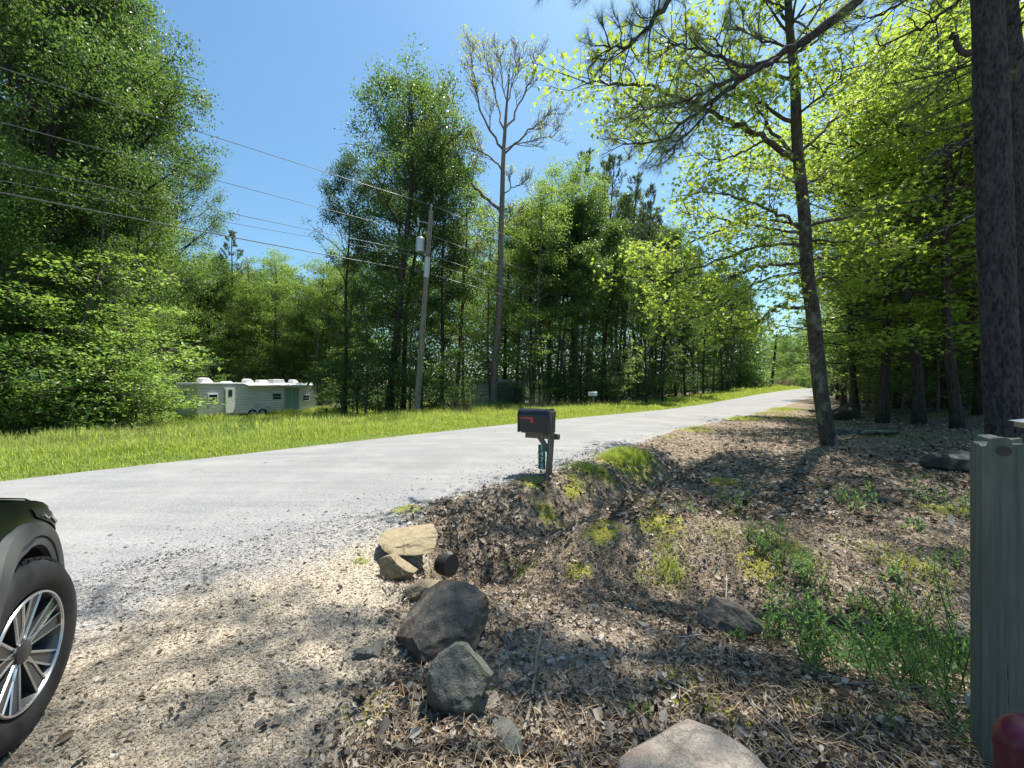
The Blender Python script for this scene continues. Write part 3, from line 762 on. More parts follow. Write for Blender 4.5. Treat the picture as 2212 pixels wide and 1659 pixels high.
# middle: leafy trees and pines
D = 'middle wood'
for i, (u, Y, v, k, m) in enumerate([(1150, 28, 400, 'airy', 'leaf_bright'), (1185, 31, 355, 'airy', 'leaf_bright'), (1240, 33, 370, 'oak', 'leaf_bright'), (1115, 31, 455, 'airy', 'leaf_bright'), (1060, 27, 480, 'airy2', 'leaf_bright'),
        (1232, 42, 330, 'pine', None), (1300, 42, 325, 'pine', None), (1265, 38, 352, 'pine2', None), (1345, 45, 385, 'pine', 'needle_grey'), (1378, 43, 420, 'pine2', None), (1325, 38, 420, 'pine', None), (1412, 46, 450, 'pine', None),
        (1360, 34, 520, 'forest', None), (1425, 37, 500, 'forest2', None), (1460, 42, 490, 'forest', None), (1300, 31, 490, 'forest2', None), (1205, 30, 470, 'forest', None), (1255, 28, 540, 'forest2', None),
        (1500, 45, 540, 'forest', None), (1540, 50, 560, 'forest', None), (1575, 54, 590, 'forest', None), (1600, 62, 620, 'forest2', None), (1607, 72, 645, 'forest', None), (1480, 36, 560, 'forest2', None), (1430, 31, 560, 'forest2', None),
        (1395, 29, 600, 'forest2', None), (1090, 35, 470, 'oak2', None), (1150, 38, 440, 'oak', None), (1520, 40, 600, 'forest2', None), (1560, 46, 620, 'forest2', None), (1590, 55, 650, 'forest', None)]):
    zone(D, k, u, Y, v, mats=m, wide=.9)
rr = random.Random(4)
for i in range(46):
    s = 13 + 66 * rr.random() ** 1.2; t = 16.2 + rr.random() * 16; x, y = xy(s, t)
    u = 1106 + F * x / y
    if u > 1606 or u < 1140: continue
    zone(D, 'pine2' if 1000 < u < 1145 and y < 40 else rr.choice(['forest', 'forest2', 'pine2', 'forest']), u, y, float(np.interp(u, [1020, 1120, 1200, 1240, 1380, 1500, 1610], [500, 470, 420, 370, 440, 570, 660])) + 110 * rr.random(), wide=.8)
for i, (u, Y) in enumerate([(1150, 25), (1178, 27), (1205, 27), (1240, 27), (1275, 29), (1305, 30), (1335, 31), (1365, 33), (1395, 33), (1425, 36), (1450, 38), (1478, 41), (1505, 44), (1530, 47), (1555, 52), (1578, 57), (1597, 64), (1608, 73), (1220, 31), (1320, 36), (1420, 42)]):
    zone('middle shrubs', ('sapling', 'sapling2', 'bush')[i % 3], u, Y, None, cat='shrub', name='shrub', mats='leaf_dark' if i % 2 else None)
# far gap up the road
E = 'far wood'
for i, (u, Y, v) in enumerate([(1625, 104, 735), (1645, 98, 725), (1668, 110, 722), (1690, 120, 726), (1710, 104, 722), (1728, 98, 722), (1745, 108, 715), (1765, 96, 708), (1785, 92, 700), (1805, 88, 690), (1632, 84, 762), (1652, 88, 770), (1690, 92, 765), (1715, 86, 760), (1735, 84, 752), (1756, 80, 735)]):
    zone(E, ('edge', 'oak', 'airy')[i % 3], u, Y, v, mats=('leaf_bright', 'leaf_mid')[i % 2])
for i, (u, Y, v) in enumerate([(1628, 72, 800), (1640, 76, 808), (1655, 75, 815), (1700, 84, 805), (1722, 82, 800), (1738, 80, 808), (1752, 78, 805), (1770, 62, 800), (1795, 58, 800), (1815, 52, 795), (1845, 45, 800)]):
    zone('far shrubs', 'bush' if i % 2 else 'sapling2', u, Y, v, cat='shrub', name='shrub', mats='leaf_bright' if i % 2 else None)
# right bank
Rr = 'right bank'
for i, (u, Y, v, k, m) in enumerate([(1905, 13.5, 120, 'gum', None), (1985, 12.5, 60, 'gum2', 'leaf_gum'), (2070, 11, 90, 'gum', None), (1850, 18, 300, 'gum', 'leaf_bright'), (1940, 18, 180, 'gum2', None), (2035, 16, 40, 'gum', None), (2120, 13, -60, 'gum2', None), (2195, 11.5, 40, 'gum', None),
        (1822, 24, 470, 'gum2', None), (1870, 25, 420, 'airy', None), (1915, 24, 330, 'airy', 'leaf_mid'), (1985, 22, 200, 'oak', 'leaf_bright'), (2060, 20, 120, 'oak', None), (2140, 19, 60, 'edge', None), (2230, 15, 20, 'gum', None), (1795, 38, 590, 'airy', None), (1812, 33, 560, 'edge', 'leaf_bright'), (1850, 32, 520, 'oak', None),
        (1895, 31, 420, 'oak2', None), (1960, 29, 330, 'oak', None), (2030, 28, 260, 'oak2', None), (2110, 26, 180, 'oak', None), (2190, 24, 100, 'oak2', None), (1800, 50, 650, 'airy2', None), (1830, 42, 600, 'oak', None), (1880, 40, 560, 'oak', None), (1950, 38, 500, 'oak', None), (2040, 36, 420, 'oak', None), (2130, 34, 380, 'oak', None)]):
    zone(Rr, k, u, Y, v, mats=m)
for i, (u, Y, v) in enumerate([(1860, 27, 760), (1895, 29, 745), (1925, 24, 730), (1965, 26, 720), (2000, 22, 700), (2045, 24, 690), (2085, 21, 700), (2110, 18, 720), (1830, 33, 780), (1880, 34, 770), (2010, 30, 700), (2180, 17, 700), (2150, 23, 680), (1835, 21, 640), (1870, 19, 620), (1905, 17, 640), (1945, 16, 600), (1985, 17, 620), (2025, 15, 640), (2070, 16, 600), (2105, 15, 620), (1815, 27, 690), (1890, 22, 660), (2000, 19, 650), (2050, 18, 660)]):
    zone('right saplings', 'sapling' if i % 2 else 'sapling2', u, Y, v)

NAMEK = {'edge': 'broad leafy', 'oak': 'tall full crowned', 'oak2': 'dark green spreading', 'airy': 'light green airy', 'airy2': 'slim leafy', 'forest': 'slender bare stemmed', 'forest2': 'thin young', 'pine': 'dark needled pine', 'pine2': 'grey green pine', 'sapling': 'layered sapling', 'sapling2': 'low sapling', 'bush': 'dense leafy', 'bush2': 'small bright leafy', 'gum': 'bright star leaved', 'gum2': 'tall star leaved'}
ZT = {'left wood': 'in the wood at the left edge', 'left saplings': 'under the tall left wood', 'left shrubs': 'along the left grass verge', 'trailer wood': 'in the wood behind the white trailer', 'trailer shrubs': 'near the white trailer',
      'pole clump': 'in the clump behind the transformer pole', 'pole shrubs': 'at the foot of the transformer pole clump', 'middle wood': 'in the dark wood beyond the road', 'middle shrubs': 'along the dark wood edge beyond the road',
      'far wood': 'in the far gap up the road', 'far shrubs': 'beside the far end of the road', 'right bank': 'on the right bank', 'right saplings': 'under the right bank trees'}
ORD = ['first', 'second', 'third', 'fourth', 'fifth', 'sixth', 'seventh', 'eighth', 'ninth', 'tenth', 'eleventh', 'twelfth', 'thirteenth', 'fourteenth', 'fifteenth', 'sixteenth', 'seventeenth', 'eighteenth', 'nineteenth', 'twentieth', 'twenty first', 'twenty second', 'twenty third', 'twenty fourth', 'twenty fifth', 'twenty sixth', 'twenty seventh', 'twenty eighth', 'twenty ninth', 'thirtieth'] + ['thirty ' + a for a in ('first', 'second', 'third', 'fourth', 'fifth', 'sixth', 'seventh', 'eighth', 'ninth')] + ['fortieth'] + ['forty ' + a for a in ('first', 'second', 'third', 'fourth', 'fifth', 'sixth', 'seventh', 'eighth', 'ninth')]
for zn, lst in PLAN.items():
    bk = {}
    for it in sorted(lst, key=lambda i: i[0]): bk.setdefault(it[2], []).append(it)
    for key, its in bk.items():
        for k, (u, Y, _, o) in enumerate(its):
            noun = 'shrub' if o['category'] == 'shrub' else ('' if 'pine' in key or 'sapling' in key else 'tree')
            base = (NAMEK[key] + ' ' + noun).strip()
            pos = '' if len(its) == 1 else (', leftmost of its kind there' if k == 0 else ', rightmost of its kind there' if k == len(its) - 1 else ', %s from left' % ORD[k])
            o['label'] = base + ' ' + ZT[zn] + pos
            o['group'] = {'shrub': 'shrubs ', 'tree': 'trees '}[o['category']] + ZT[zn]
            if 'pine' in key: o.name = 'pine_tree'
            elif 'sapling' in key and o['category'] == 'tree': o.name = 'sapling'

# ================= far wood as one mass
def undergrowth():
    b = MB(); r = np.random.RandomState(78); n = 9000
    s = r.uniform(-30, 100, n); t = r.uniform(15.5, 52, n); x, y = xy(s, t)
    ok = (y > 14) & (np.abs(x / y) < 1.6) & ~((s > -1) & (s < 15) & (t < 40)) & ~((t < 19.5) & (s < 12)) & ~((s < 0) & (t < 21)) & ~((x > -4.5) & (x < 3.5) & (y > 22) & (y < 34))
    x, y = x[ok], y[ok]; h = (.4 + 2.6 * np.clip(.5 + 1.2 * fbm(x * .15, y * .15, 3), 0, 1)) * r.rand(len(x)) ** .7
    leafcloud(b, LEAF, np.stack([x, y, H(x, y) + h], -1), .5, 12, .26, r, .5, .9)
    s = r.uniform(16, 60, n); t = r.uniform(-18, 1.5, n); x, y = xy(s, t); ok = (r.rand(n) < sm(1.5, -3, t) * .6) & (y > 15); x, y = x[ok], y[ok]
    leafcloud(b, LEAF, np.stack([x, y, H(x, y) + r.rand(len(x)) * .9], -1), .4, 8, .18, r, .4, .9)
    o = b.obj('undergrowth', M['leaf_dark'], smooth=False, sharp=None); tag(o, 'dark low undergrowth covering the forest floor', kind='stuff')
undergrowth()
def woodland():
    b = MB(); r = np.random.RandomState(77); C = []
    def band(n, u0, u1, Y0, Y1, vt):
        u = r.uniform(u0, u1, n); Y = r.uniform(Y0, Y1, n); x = (u - 1106) / F * Y; g = H(x, Y)
        top = EYE + (829.5 - np.interp(u, *vt)) / F * Y
        z = g + .1 + (top - g) * r.rand(n) * (.92 + .3 * vnoise(x * .25, Y * .25))
        C.append(np.stack([x, Y, z], -1))
    band(6000, -300, 760, 52, 66, ([-300, 420, 500, 760], [300, 560, 610, 600]))
    band(4400, 740, 1640, 60, 80, ([740, 1100, 1300, 1500, 1640], [520, 560, 560, 620, 690]))
    band(1300, 1600, 1850, 128, 150, ([1600, 1700, 1850], [735, 728, 690]))
    band(2600, 1800, 2500, 44, 60, ([1800, 1900, 2212, 2500], [680, 560, 420, 300]))
    C = np.concatenate(C)
    leafcloud(b, LEAF1, C, 1.3, 28, .5, r, .7, .6)
    o = b.obj('woodland', M['leaf_mid'], smooth=False, sharp=None); tag(o, 'distant unbroken green woodland behind the nearer trees', kind='stuff')
woodland()
# ================= hero trees
def V3(a): return np.array(tuple(a), float)
def smoothline(P, n=6):
    P = np.asarray(P, float); out = []
    for i in range(len(P) - 1):
        p0 = P[max(0, i - 1)]; p1 = P[i]; p2 = P[i + 1]; p3 = P[min(len(P) - 1, i + 2)]
        for k in range(n):
            t = k / n; out.append(.5 * ((2 * p1) + (-p0 + p2) * t + (2 * p0 - 5 * p1 + 4 * p2 - p3) * t * t + (-p0 + 3 * p1 - 3 * p2 + p3) * t ** 3))
    out.append(P[-1]); return np.array(out)
def sweetgum():
    r = np.random.RandomState(41)
    Y = 9.5; base = gp(1788, Y); B = V3(base)
    root = empty('sweetgum_tree', base, 0, 'tall leaning sweetgum with lichen spotted trunk and bright star leaves beside the road', 'tree')
    tb = MB(); lb = MB()
    pts = [(1792, 985), (1788, 960), (1775, 850), (1758, 700), (1745, 600), (1738, 480), (1725, 340), (1718, 200), (1708, 100), (1705, 0)]
    P = [V3(W(u, v, Y)) - B for u, v in pts]; P[0][2] = -.3
    P += [P[-1] + np.array([-.1, .1, 1.6]), P[-1] + np.array([.1, .2, 3.4]), P[-1] + np.array([.2, .3, 5.0])]
    T = smoothline(P, 6); f = np.linspace(0, 1, len(T))
    T += np.stack([.03 * np.sin(f * 31), .03 * np.cos(f * 27), 0 * f], -1) * (f > .03)[:, None]
    rad = np.interp(f, [0, .03, .1, .3, .6, .8, 1], [.27, .20, .17, .148, .108, .07, .02])
    tb.tube(T, rad, 14)
    C = []
    def limb(pts, r0, tw=9, L=1.1, dy0=0, dy1=0, lv=True, end=1.0):
        n = len(pts); Q = []
        for i, (u, v) in enumerate(pts):
            yy = Y + (dy0 + (dy1 - dy0) * i / max(1, n - 1)); Q.append(V3(W(u, v, yy)) - B)
        Q = smoothline(Q, 5); m = len(Q)
        Q[1:] += r.normal(size=(m - 1, 3)) * .025
        tb.tube(Q, np.linspace(r0, .010, m), 6, False)
        tot = np.linalg.norm(np.diff(Q, axis=0), axis=1).sum()
        for k in range(tw):
            g = .18 + .82 * (k + r.rand()) / tw; q, d = along(Q, min(g, .999))
            sd = nrmz(np.cross(d, UP)) * (1 if k % 2 else -1)
            l2 = L * r.uniform(.6, 1.2)
            S = curve(q, d * .7 + sd * r.uniform(.4, 1.1) + UP * r.uniform(-.2, .35), l2, 4, r, .22, .03)
            tb.tube(S, np.linspace(.014, .005, 5), 4, False)
            C.extend([S[2], S[3], S[4]])
            for j in range(2):
                q2, d2 = along(S, r.uniform(.3, .9)); Z = curve(q2, d2 + r.normal(size=3) * .7, l2 * .45, 2, r, .2); tb.tube(Z, (.006, .005, .003), 3, False); C.extend([Z[1], Z[2]])
        C.append(Q[-1])
    # left limbs
    limb([(1716, 344), (1655, 300), (1588, 265), (1505, 229), (1420, 195), (1330, 180), (1262, 172)], .075, 30, 1.1, 0, -2.2)
    limb([(1655, 300), (1600, 330), (1540, 345), (1500, 330)], .03, 9, .8, -.2, .6)
    limb([(1716, 344), (1660, 270), (1625, 215), (1600, 160)], .05, 9, .9, 0, .8)
    limb([(1716, 268), (1660, 235), (1620, 213), (1560, 200), (1470, 120), (1440, 100)], .05, 20, .95, 0, -2.0)
    limb([(1713, 177), (1660, 160), (1620, 151), (1540, 150), (1400, 190)], .045, 14, 1.0, 0, 1.2)
    limb([(1420, 195), (1380, 225), (1340, 260)], .02, 9, .7, -1.3, -1.9); limb([(1500, 229), (1440, 260), (1400, 285)], .025, 9, .8, -.4, .4)
    limb([(1706, 60), (1680, 20), (1640, -30)], .05, 6, .9, 0, .5); limb([(1706, 20), (1640, -10), (1560, -40)], .04, 8, .9, 0, -.5)
    limb([(1729, 487), (1680, 462), (1640, 442), (1560, 420), (1500, 415)], .045, 15, .95, 0, -.9)
    limb([(1735, 505), (1680, 495), (1600, 480), (1530, 470), (1470, 460)], .04, 16, 1.0, 0, 1.1)
    limb([(1731, 531), (1670, 528), (1609, 544), (1505, 578), (1430, 590), (1400, 600)], .05, 20, 1.05, 0, -1.0)
    limb([(1731, 567), (1650, 575), (1588, 593), (1500, 640), (1430, 650)], .045, 20, 1.05, 0, .4)
    limb([(1737, 590), (1660, 600), (1590, 640), (1520, 680), (1450, 690)], .035, 16, .95, 0, -1.4)
    limb([(1745, 666), (1677, 664), (1630, 703), (1580, 712), (1530, 715)], .05, 12, .85, 0, -.8)
    limb([(1677, 668), (1640, 690), (1600, 690)], .02, 5, .6, -.3, .6)
    limb([(1738, 500), (1640, 470), (1550, 500), (1450, 540), (1405, 545)], .035, 18, 1.0, 0, 2.0)
    # right limbs and those towards and away from the viewer
    limb([(1729, 328), (1790, 270), (1849, 224), (1900, 180)], .045, 12, 1.0, 0, 1.0)
    limb([(1747, 489), (1820, 470), (1901, 453), (1960, 440)], .045, 14, 1.0, 0, .4)
    limb([(1747, 520), (1830, 520), (1900, 530)], .035, 12, .95, 0, -1.2); limb([(1748, 560), (1800, 560), (1870, 590)], .035, 12, .9, 0, 1.2)
    limb([(1722, 250), (1780, 200), (1830, 150)], .035, 10, .9, 0, -1.2); limb([(1713, 120), (1770, 80), (1810, 20)], .035, 9, .9, 0, .9)
    limb([(1735, 400), (1780, 380), (1850, 340)], .035, 10, .9, 0, 1.4); limb([(1735, 420), (1700, 380), (1650, 360)], .03, 9, .9, 0, 2.2)
    limb([(1748, 610), (1790, 600), (1840, 640)], .03, 9, .8, 0, 1.5)
    for i in range(24):   # crown above the frame
        z = r.uniform(10.5, 16.5); q, d = along(T, min(.99, .05 + .95 * z / 17.2)); az = i * 2.4
        S = curve(q, (math.cos(az), math.sin(az), r.uniform(.1, .7)), r.uniform(1.4, 3.2) * (1.15 - (z - 10.5) / 9), 5, r, .12); tb.tube(S, np.linspace(.035, .008, 6), 4, False)
        for k in range(7):
            g, dd = along(S, r.uniform(.3, 1)); Z = curve(g, dd + r.normal(size=3) * .7, .8, 2, r, .2); tb.tube(Z, (.01, .007, .003), 3, False); C.extend([Z[1], Z[2]])
    leafcloud(lb, STAR, np.array(C), .17, 6, .125, r, .6, .8, .3)
    tb.obj('trunk', M['bark_gum'], root, sharp=None); lb.obj('crown', M['leaf_gum'], root, smooth=False, sharp=None)
sweetgum()

def baretree():
    r = np.random.RandomState(5); Y = 26; base = gp(1066, Y); B = V3(base)
    root = empty('bare_tree', base, 0, 'tall nearly bare forked tree with fine grey twigs against the sky', 'tree'); root.scale = (1, 1, .955)
    tb = MB(); C = []
    def q(u, v, dy=0): return V3(W(u, v, Y + dy)) - B
    T = smoothline([np.array([0, 0, -.4]), q(1068, 790), q(1076, 690), q(1081, 600), q(1082, 500), q(1085, 400), q(1087, 320), q(1091, 250), q(1095, 190), q(1100, 130), q(1103, 85)], 5)
    tb.tube(T, np.interp(np.linspace(0, 1, len(T)), [0, .1, .4, .6, 1], [.34, .26, .2, .15, .015]), 9)
    def rec(P, r0, lvl, L):
        n = [0, 4, 5, 7, 8][lvl]
        for k in range(n):
            g = .25 + .72 * (k + r.rand()) / n; p, d = along(P, g)
            sd = r.normal(size=3); sd -= d * sd.dot(d); sd = nrmz(sd)
            l = L * r.uniform(.6, 1.1) * (1.15 - .55 * g)
            S = curve(p, d * .75 + sd * .62 + UP * .28, l, 4, r, .10, .06)
            tb.tube(S, np.linspace(max(.013, r0 * (1 - .5 * g) * .55), .010, 5), 3 if lvl < 3 else 4, False)
            if lvl > 1: rec(S, r0 * .5, lvl - 1, L * .52)
            else: C.append((S[-1], S[2]))
    def main(pts, r0, lvl=3, L=2.2):
        P = smoothline([q(*p) for p in pts], 4); P[1:-1] += r.normal(size=(len(P) - 2, 3)) * .06
        tb.tube(P, np.linspace(r0, .02, len(P)), 6, False); rec(P, r0, lvl, L)
    main([(1082, 440), (1055, 410), (1020, 372), (996, 330), (975, 270, 1), (958, 210, 1), (945, 150, 1)], .13, 3, 1.9)
    main([(1020, 372), (985, 350, -1), (960, 300, -1.5), (945, 265, -2)], .05, 3, 1.5)
    main([(1086, 345), (1060, 315), (1030, 300), (1005, 285, 1)], .07, 3, 1.6)
    main([(1088, 300), (1060, 255, -1), (1035, 190, -1), (1022, 120, -1), (1018, 95, -1)], .09, 3, 2.2)
    main([(1090, 260), (1075, 200, 1), (1060, 130, 1), (1050, 75, 1)], .07, 3, 2.0)
    main([(1091, 250), (1120, 200, 1), (1145, 140, 1), (1160, 105, 1)], .08, 3, 2.1)
    main([(1088, 310), (1120, 275, -1), (1160, 240, -1), (1190, 215, -1)], .08, 3, 2.0)
    main([(1095, 190), (1110, 140, -1), (1120, 90, -1)], .05, 3, 1.8); main([(1095, 200), (1085, 140), (1080, 85)], .05, 3, 1.8)
    main([(1088, 300), (1130, 280, 1), (1185, 270, 1), (1205, 255, 1)], .05, 3, 1.7)
    main([(1086, 400), (1110, 380), (1135, 375)], .05, 3, 1.3); main([(1082, 470), (1100, 455), (1125, 440, 1)], .04, 3, 1.2); main([(1082, 560), (1050, 535), (1010, 520), (985, 505)], .05, 3, 1.2)
    main([(1082, 470), (1060, 450, -1), (1045, 442, -1)], .03, 2, 1.0)
    tb.obj('trunk', M['bark_bare'], root, sharp=None)
    C1 = np.array([a for a, b in C]); lb = MB()
    pr = np.where(C1[:, 0] + B[0] < -1.4, .95, .30); keep = r.rand(len(C1)) < pr
    leafcloud(lb, LEAF1, C1[keep], .22, 5, .13, r, .8, .6)
    lb.obj('crown', M['leaf_spring'], root, smooth=False, sharp=None)
baretree()

def heropine():
    r = np.random.RandomState(8); Y = 5.3; base = gp(2176, Y); B = V3(base)
    root = empty('pine_tree', base, 0, 'big dark pine with plated bark just behind the grey fence post', 'tree', 'roadside pines')
    tb = MB(); lb = MB(); C = []; D = []
    def q(u, v, dy=0): return V3(W(u, v, Y + dy)) - B
    P = [np.array([0, 0, -.3]), q(2176, 1080), q(2168, 900), q(2158, 700), q(2150, 500), q(2143, 300), q(2136, 100), q(2130, -60), q(2124, -260), q(2120, -460), q(2126, -800), q(2128, -1100)]
    T = smoothline(P, 8); f = np.linspace(0, 1, len(T))
    rad = np.interp(f, [0, .06, .15, .5, 1], [.25, .195, .165, .15, .08])
    # plated bark: fine cylindrical grid pushed out in plates
    k = 90; T2 = smoothline(P, 44); f2 = np.linspace(0, 1, len(T2)); rd = np.interp(f2, np.linspace(0, 1, len(rad)), rad)
    th = np.arange(k) * 2 * PI / k
    zz = T2[:, 2][:, None]; cell = .5 + fbm(th[None, :] * 3.2 + .3 * np.sin(zz * 3), zz * 4.0, 3) ; fis = np.abs(vnoise(th[None, :] * 5 + 20 + 1.2 * vnoise(zz * 2.5, th[None, :] * 2), zz * 5.5)) + .7 * np.abs(vnoise(th[None, :] * 9 + 3, zz * 11 + 7))
    disp = .026 * np.clip(fis * 4, 0, 1) + .010 * cell
    w_ = np.clip((PI * 2 - th) / .4, 0, 1)[None, :]; disp = disp * w_ + disp[:, :1] * (1 - w_)
    RR = rd[:, None] + disp - .015
    V = np.stack([T2[:, 0][:, None] + RR * np.cos(th), T2[:, 1][:, None] + RR * np.sin(th), zz + 0 * RR], -1)
    n = len(T2); i = np.arange(n - 1)[:, None] * k; j = np.arange(k)[None, :]; j2 = (j + 1) % k
    tb.add(V, np.stack([i + j, i + j2, i + k + j2, i + k + j], -1).reshape(-1, 4))
    def sprays(Q, tw, L, tuft=True, sag=.25, g0=.25):
        for kk in range(tw):
            g = g0 + (1 - g0) * (kk + r.rand()) / tw; p, d = along(Q, min(.999, g)); sd = nrmz(np.cross(d, UP)) * (1 if kk % 2 else -1)
            S = curve(p, d * .8 + sd * r.uniform(.3, .9) + UP * r.uniform(-.5, .5), L * r.uniform(.5, 1.2) * (1.2 - .6 * g), 5, r, .16, -.02, sag * .2); S[-1] += UP * .03
            tb.tube(S, np.linspace(.010, .004, 6), 4, False)
            for m in range(3):
                p2, d2 = along(S, r.uniform(.35, 1)); Z = curve(p2, d2 + r.normal(size=3) * .5, L * .3, 2, r, .15, .25); tb.tube(Z, (.005, .004, .003), 3, False)
                if tuft: C.append(Z[2]); D.append(nrmz(Z[2] - Z[1] + UP * .02)); C.append(Z[1]); D.append(nrmz(Z[2] - Z[1]))
            if tuft: C.append(S[-1]); D.append(nrmz(S[-1] - S[-2])); C.append(S[-2]); D.append(nrmz(S[-1] - S[-3]))
    def limb(pts, r0, tw, L, tuft=True, r1=.012, **kw):
        Q = smoothline([q(*p) for p in pts], 5); Q[1:-1] += r.normal(size=(len(Q) - 2, 3)) * .015
        tb.tube(Q, np.linspace(r0, r1, len(Q)), 8, False)
        if tw: sprays(Q, tw, L, tuft, **kw)
    # long bough sweeping left over the view
    limb([(2130, -200), (2000, -110, -.1), (1850, 0, -.1), (1760, 72, -.1), (1700, 110, -.1), (1600, 172, 0)], .085, 3, .5, True, .04)
    limb([(1600, 172, 0), (1540, 215, 0), (1480, 262, .1), (1420, 305, .2), (1345, 312, .3)], .04, 26, .62, True, .008)
    limb([(1680, 128, -.1), (1620, 160, -.2), (1540, 190, -.3), (1460, 225, -.4), (1380, 238, -.5)], .035, 26, .6, True, .008)
    limb([(1640, 150, -.1), (1560, 205, -.3), (1500, 280, -.4), (1440, 330, -.5)], .022, 16, .5, True, .008)
    limb([(1640, 150, 0), (1570, 130, .2), (1500, 105, .3), (1440, 90, .4)], .03, 18, .6, True, .01)
    limb([(1600, 172, 0), (1560, 120, .1), (1550, 70, .1)], .02, 9, .45, True, .008)
    limb([(1720, 100, -.1), (1650, 90, .2), (1590, 60, .4)], .02, 12, .5, True, .008)
    # bough hanging in from above
    limb([(1760, -420, .5), (1600, -200, -.3), (1500, -90, -.8), (1430, 20, -1.1), (1395, 60, -1.2), (1350, 102, -1.3), (1305, 98, -1.4)], .05, 26, .42, True, .006, g0=.3)
    limb([(2124, -460), (1900, -430, .2), (1760, -420, .5)], .07, 2, .5)
    limb([(1600, -200, -.3), (1500, -160, -.6), (1400, -110, -.9), (1300, -70, -1.2), (1180, -40, -1.4)], .035, 16, .4, True, .01)
    limb([(1500, -90, -.8), (1460, -50, -.9), (1370, -40, -1.2)], .02, 8, .35, True, .01)
    # sprays between the bough and the trunk
    limb([(2134, -60), (2060, 10, .3), (1990, 60, .5), (1900, 100, .7)], .035, 11, .8, True, .01)
    limb([(2134, -90), (2080, -60, -.2), (1960, 0, -.4), (1880, 40, -.5)], .035, 11, .8, True, .01)
    limb([(2128, -200), (2020, -140, .5), (1900, -60, .9), (1790, -30, 1.2)], .035, 10, .8, True, .01)
    limb([(2140, 100), (2090, 130, .4), (2040, 170, .7), (1990, 190, 1)], .02, 14, .6, True, .008)
    # dead branches and the broken stub
    limb([(2092, 118), (2082, 112, -.15), (2068, 92, -.2), (2060, 70, -.2)], .04, 0, 0, False, .028)
    limb([(2105, 300), (2060, 315, .1), (2030, 325, .2), (1985, 350, .3)], .03, 7, .4, False, .006); limb([(2108, 308), (2070, 318, .3), (2040, 335, .5)], .022, 5, .3, False, .006)
    limb([(2110, 462), (2070, 482, .1), (2030, 500, .2), (1980, 525, .2)], .025, 7, .35, False, .006)
    # boughs above the frame, thick with needles, that shade the drive and the bank
    C0, D0 = list(C), list(D); C.clear(); D.clear()
    for (az, z, L) in [(3.6, 10.6, 4.5), (4.0, 9.0, 4.8), (4.5, 8.6, 4.2), (3.3, 11.0, 4.5), (3.8, 12.0, 4.0), (5.2, 9.5, 3.8), (.4, 9, 3.5), (1.3, 14, 3.0), (2.1, 13.5, 3.0), (5.9, 11, 3), (3.4, 13, 3), (3.1, 8.8, 7.3), (3.2, 9.6, 7.8), (3.02, 10.4, 7.4), (3.27, 9.0, 6.6), (3.95, 7.9, 5.2), (4.25, 8.6, 5.0), (3.5, 13, 3.0)]:
        gi = int(np.argmin(np.abs(T[:, 2] - z))); g = T[gi]
        Q = curve(g, (math.cos(az), math.sin(az), .22), L, 7, r, .09, -.01); tb.tube(Q, np.linspace(.055, .012, 8), 6, False); sprays(Q, 52, 1.0, True)
    pine_tufts(lb, np.array(C), np.array(D), r, 26, .17, .010); pine_tufts(lb, np.array(C0), np.array(D0), r, 30, .15, .0055)
    tb.obj('trunk', M['bark_pine'], root, sharp=None); lb.obj('crown', M['needle'], root, smooth=False, sharp=None)
    # its neighbour leaning behind
    Y = 7.2; base = gp(2260, Y); B2 = V3(base)
    o = empty('pine_tree', base, 0, 'second pine partly hidden behind the big plated one at the right edge', 'tree', 'roadside pines')
    P = [np.array([0, 0, -.3])] + [V3(W(u, v, Y)) - B2 for u, v in [(2250, 900), (2225, 600), (2205, 350), (2185, 150), (2172, 0), (2160, -200), (2150, -500), (2150, -900)]]
    b = MB(); T = smoothline(P, 5); b.tube(T, np.linspace(.24, .1, len(T)), 16)
    c2 = []; d2 = []
    for i in range(16):
        g, d = along(T, r.uniform(.35, .97)); az = r.uniform(1.5, 5.2); Q = curve(g, (math.cos(az), math.sin(az), .15), r.uniform(1.2, 3), 6, r, .12); b.tube(Q, np.linspace(.03, .008, 7), 5, False)
        for kk in range(12):
            p, dd = along(Q, r.uniform(.4, 1)); S = curve(p, dd + r.normal(size=3) * .6, .5, 3, r, .2, .1); b.tube(S, np.linspace(.008, .004, 4), 3, False); c2 += [S[3], S[2]]; d2 += [nrmz(S[3] - S[2])] * 2
    b.obj('trunk', M['bark_pine'], o, sharp=None); l2 = MB(); pine_tufts(l2, np.array(c2), np.array(d2), r, 28, .16, .006); l2.obj('crown', M['needle'], o, smooth=False, sharp=None)
heropine()

# ================= poles and wires
M['pole'] = bark('weathered_pole', (.07, .065, .055), (.22, .205, .17), None, 9, .06, .5, .01)
M['steel'] = simple('painted_steel', (.42, .47, .47), .45, .3, .1, 8)
M['dkmetal'] = simple('dark_hardware', (.07, .075, .08), .5, .5, .2, 10)
M['ceramic'] = simple('porcelain', (.30, .32, .33), .25)
M['wire'] = simple('wire', (.16, .17, .18), .45, .6)
def P20(u, v, Y=20.0): return W(u, v, Y)
root = empty('utility_pole', gp(898, 20), 0, 'leaning weathered utility pole with a grey transformer near the top', 'utility pole')
B = root.location.copy()
def loc(p): return tuple(Vector(p) - B)
b = MB(); bot = Vector((B.x, B.y, B.z - .3)); top = P20(931, 456)
b.tube([loc(bot.lerp(top, k)) for k in np.linspace(0, 1, 9)], np.linspace(.175, .115, 9), 14); b.obj('pole', M['pole'], root)
def pp(v): 
    k = (905 - v) / (905 - 456); return P20(898 + 33 * k, v)
b = MB(); a = pp(575); c = pp(553) ; b.tube([loc(pp(600)), loc(pp(556))], (.152, .146), 14); b.obj('cable_guard', M['steel'], root)
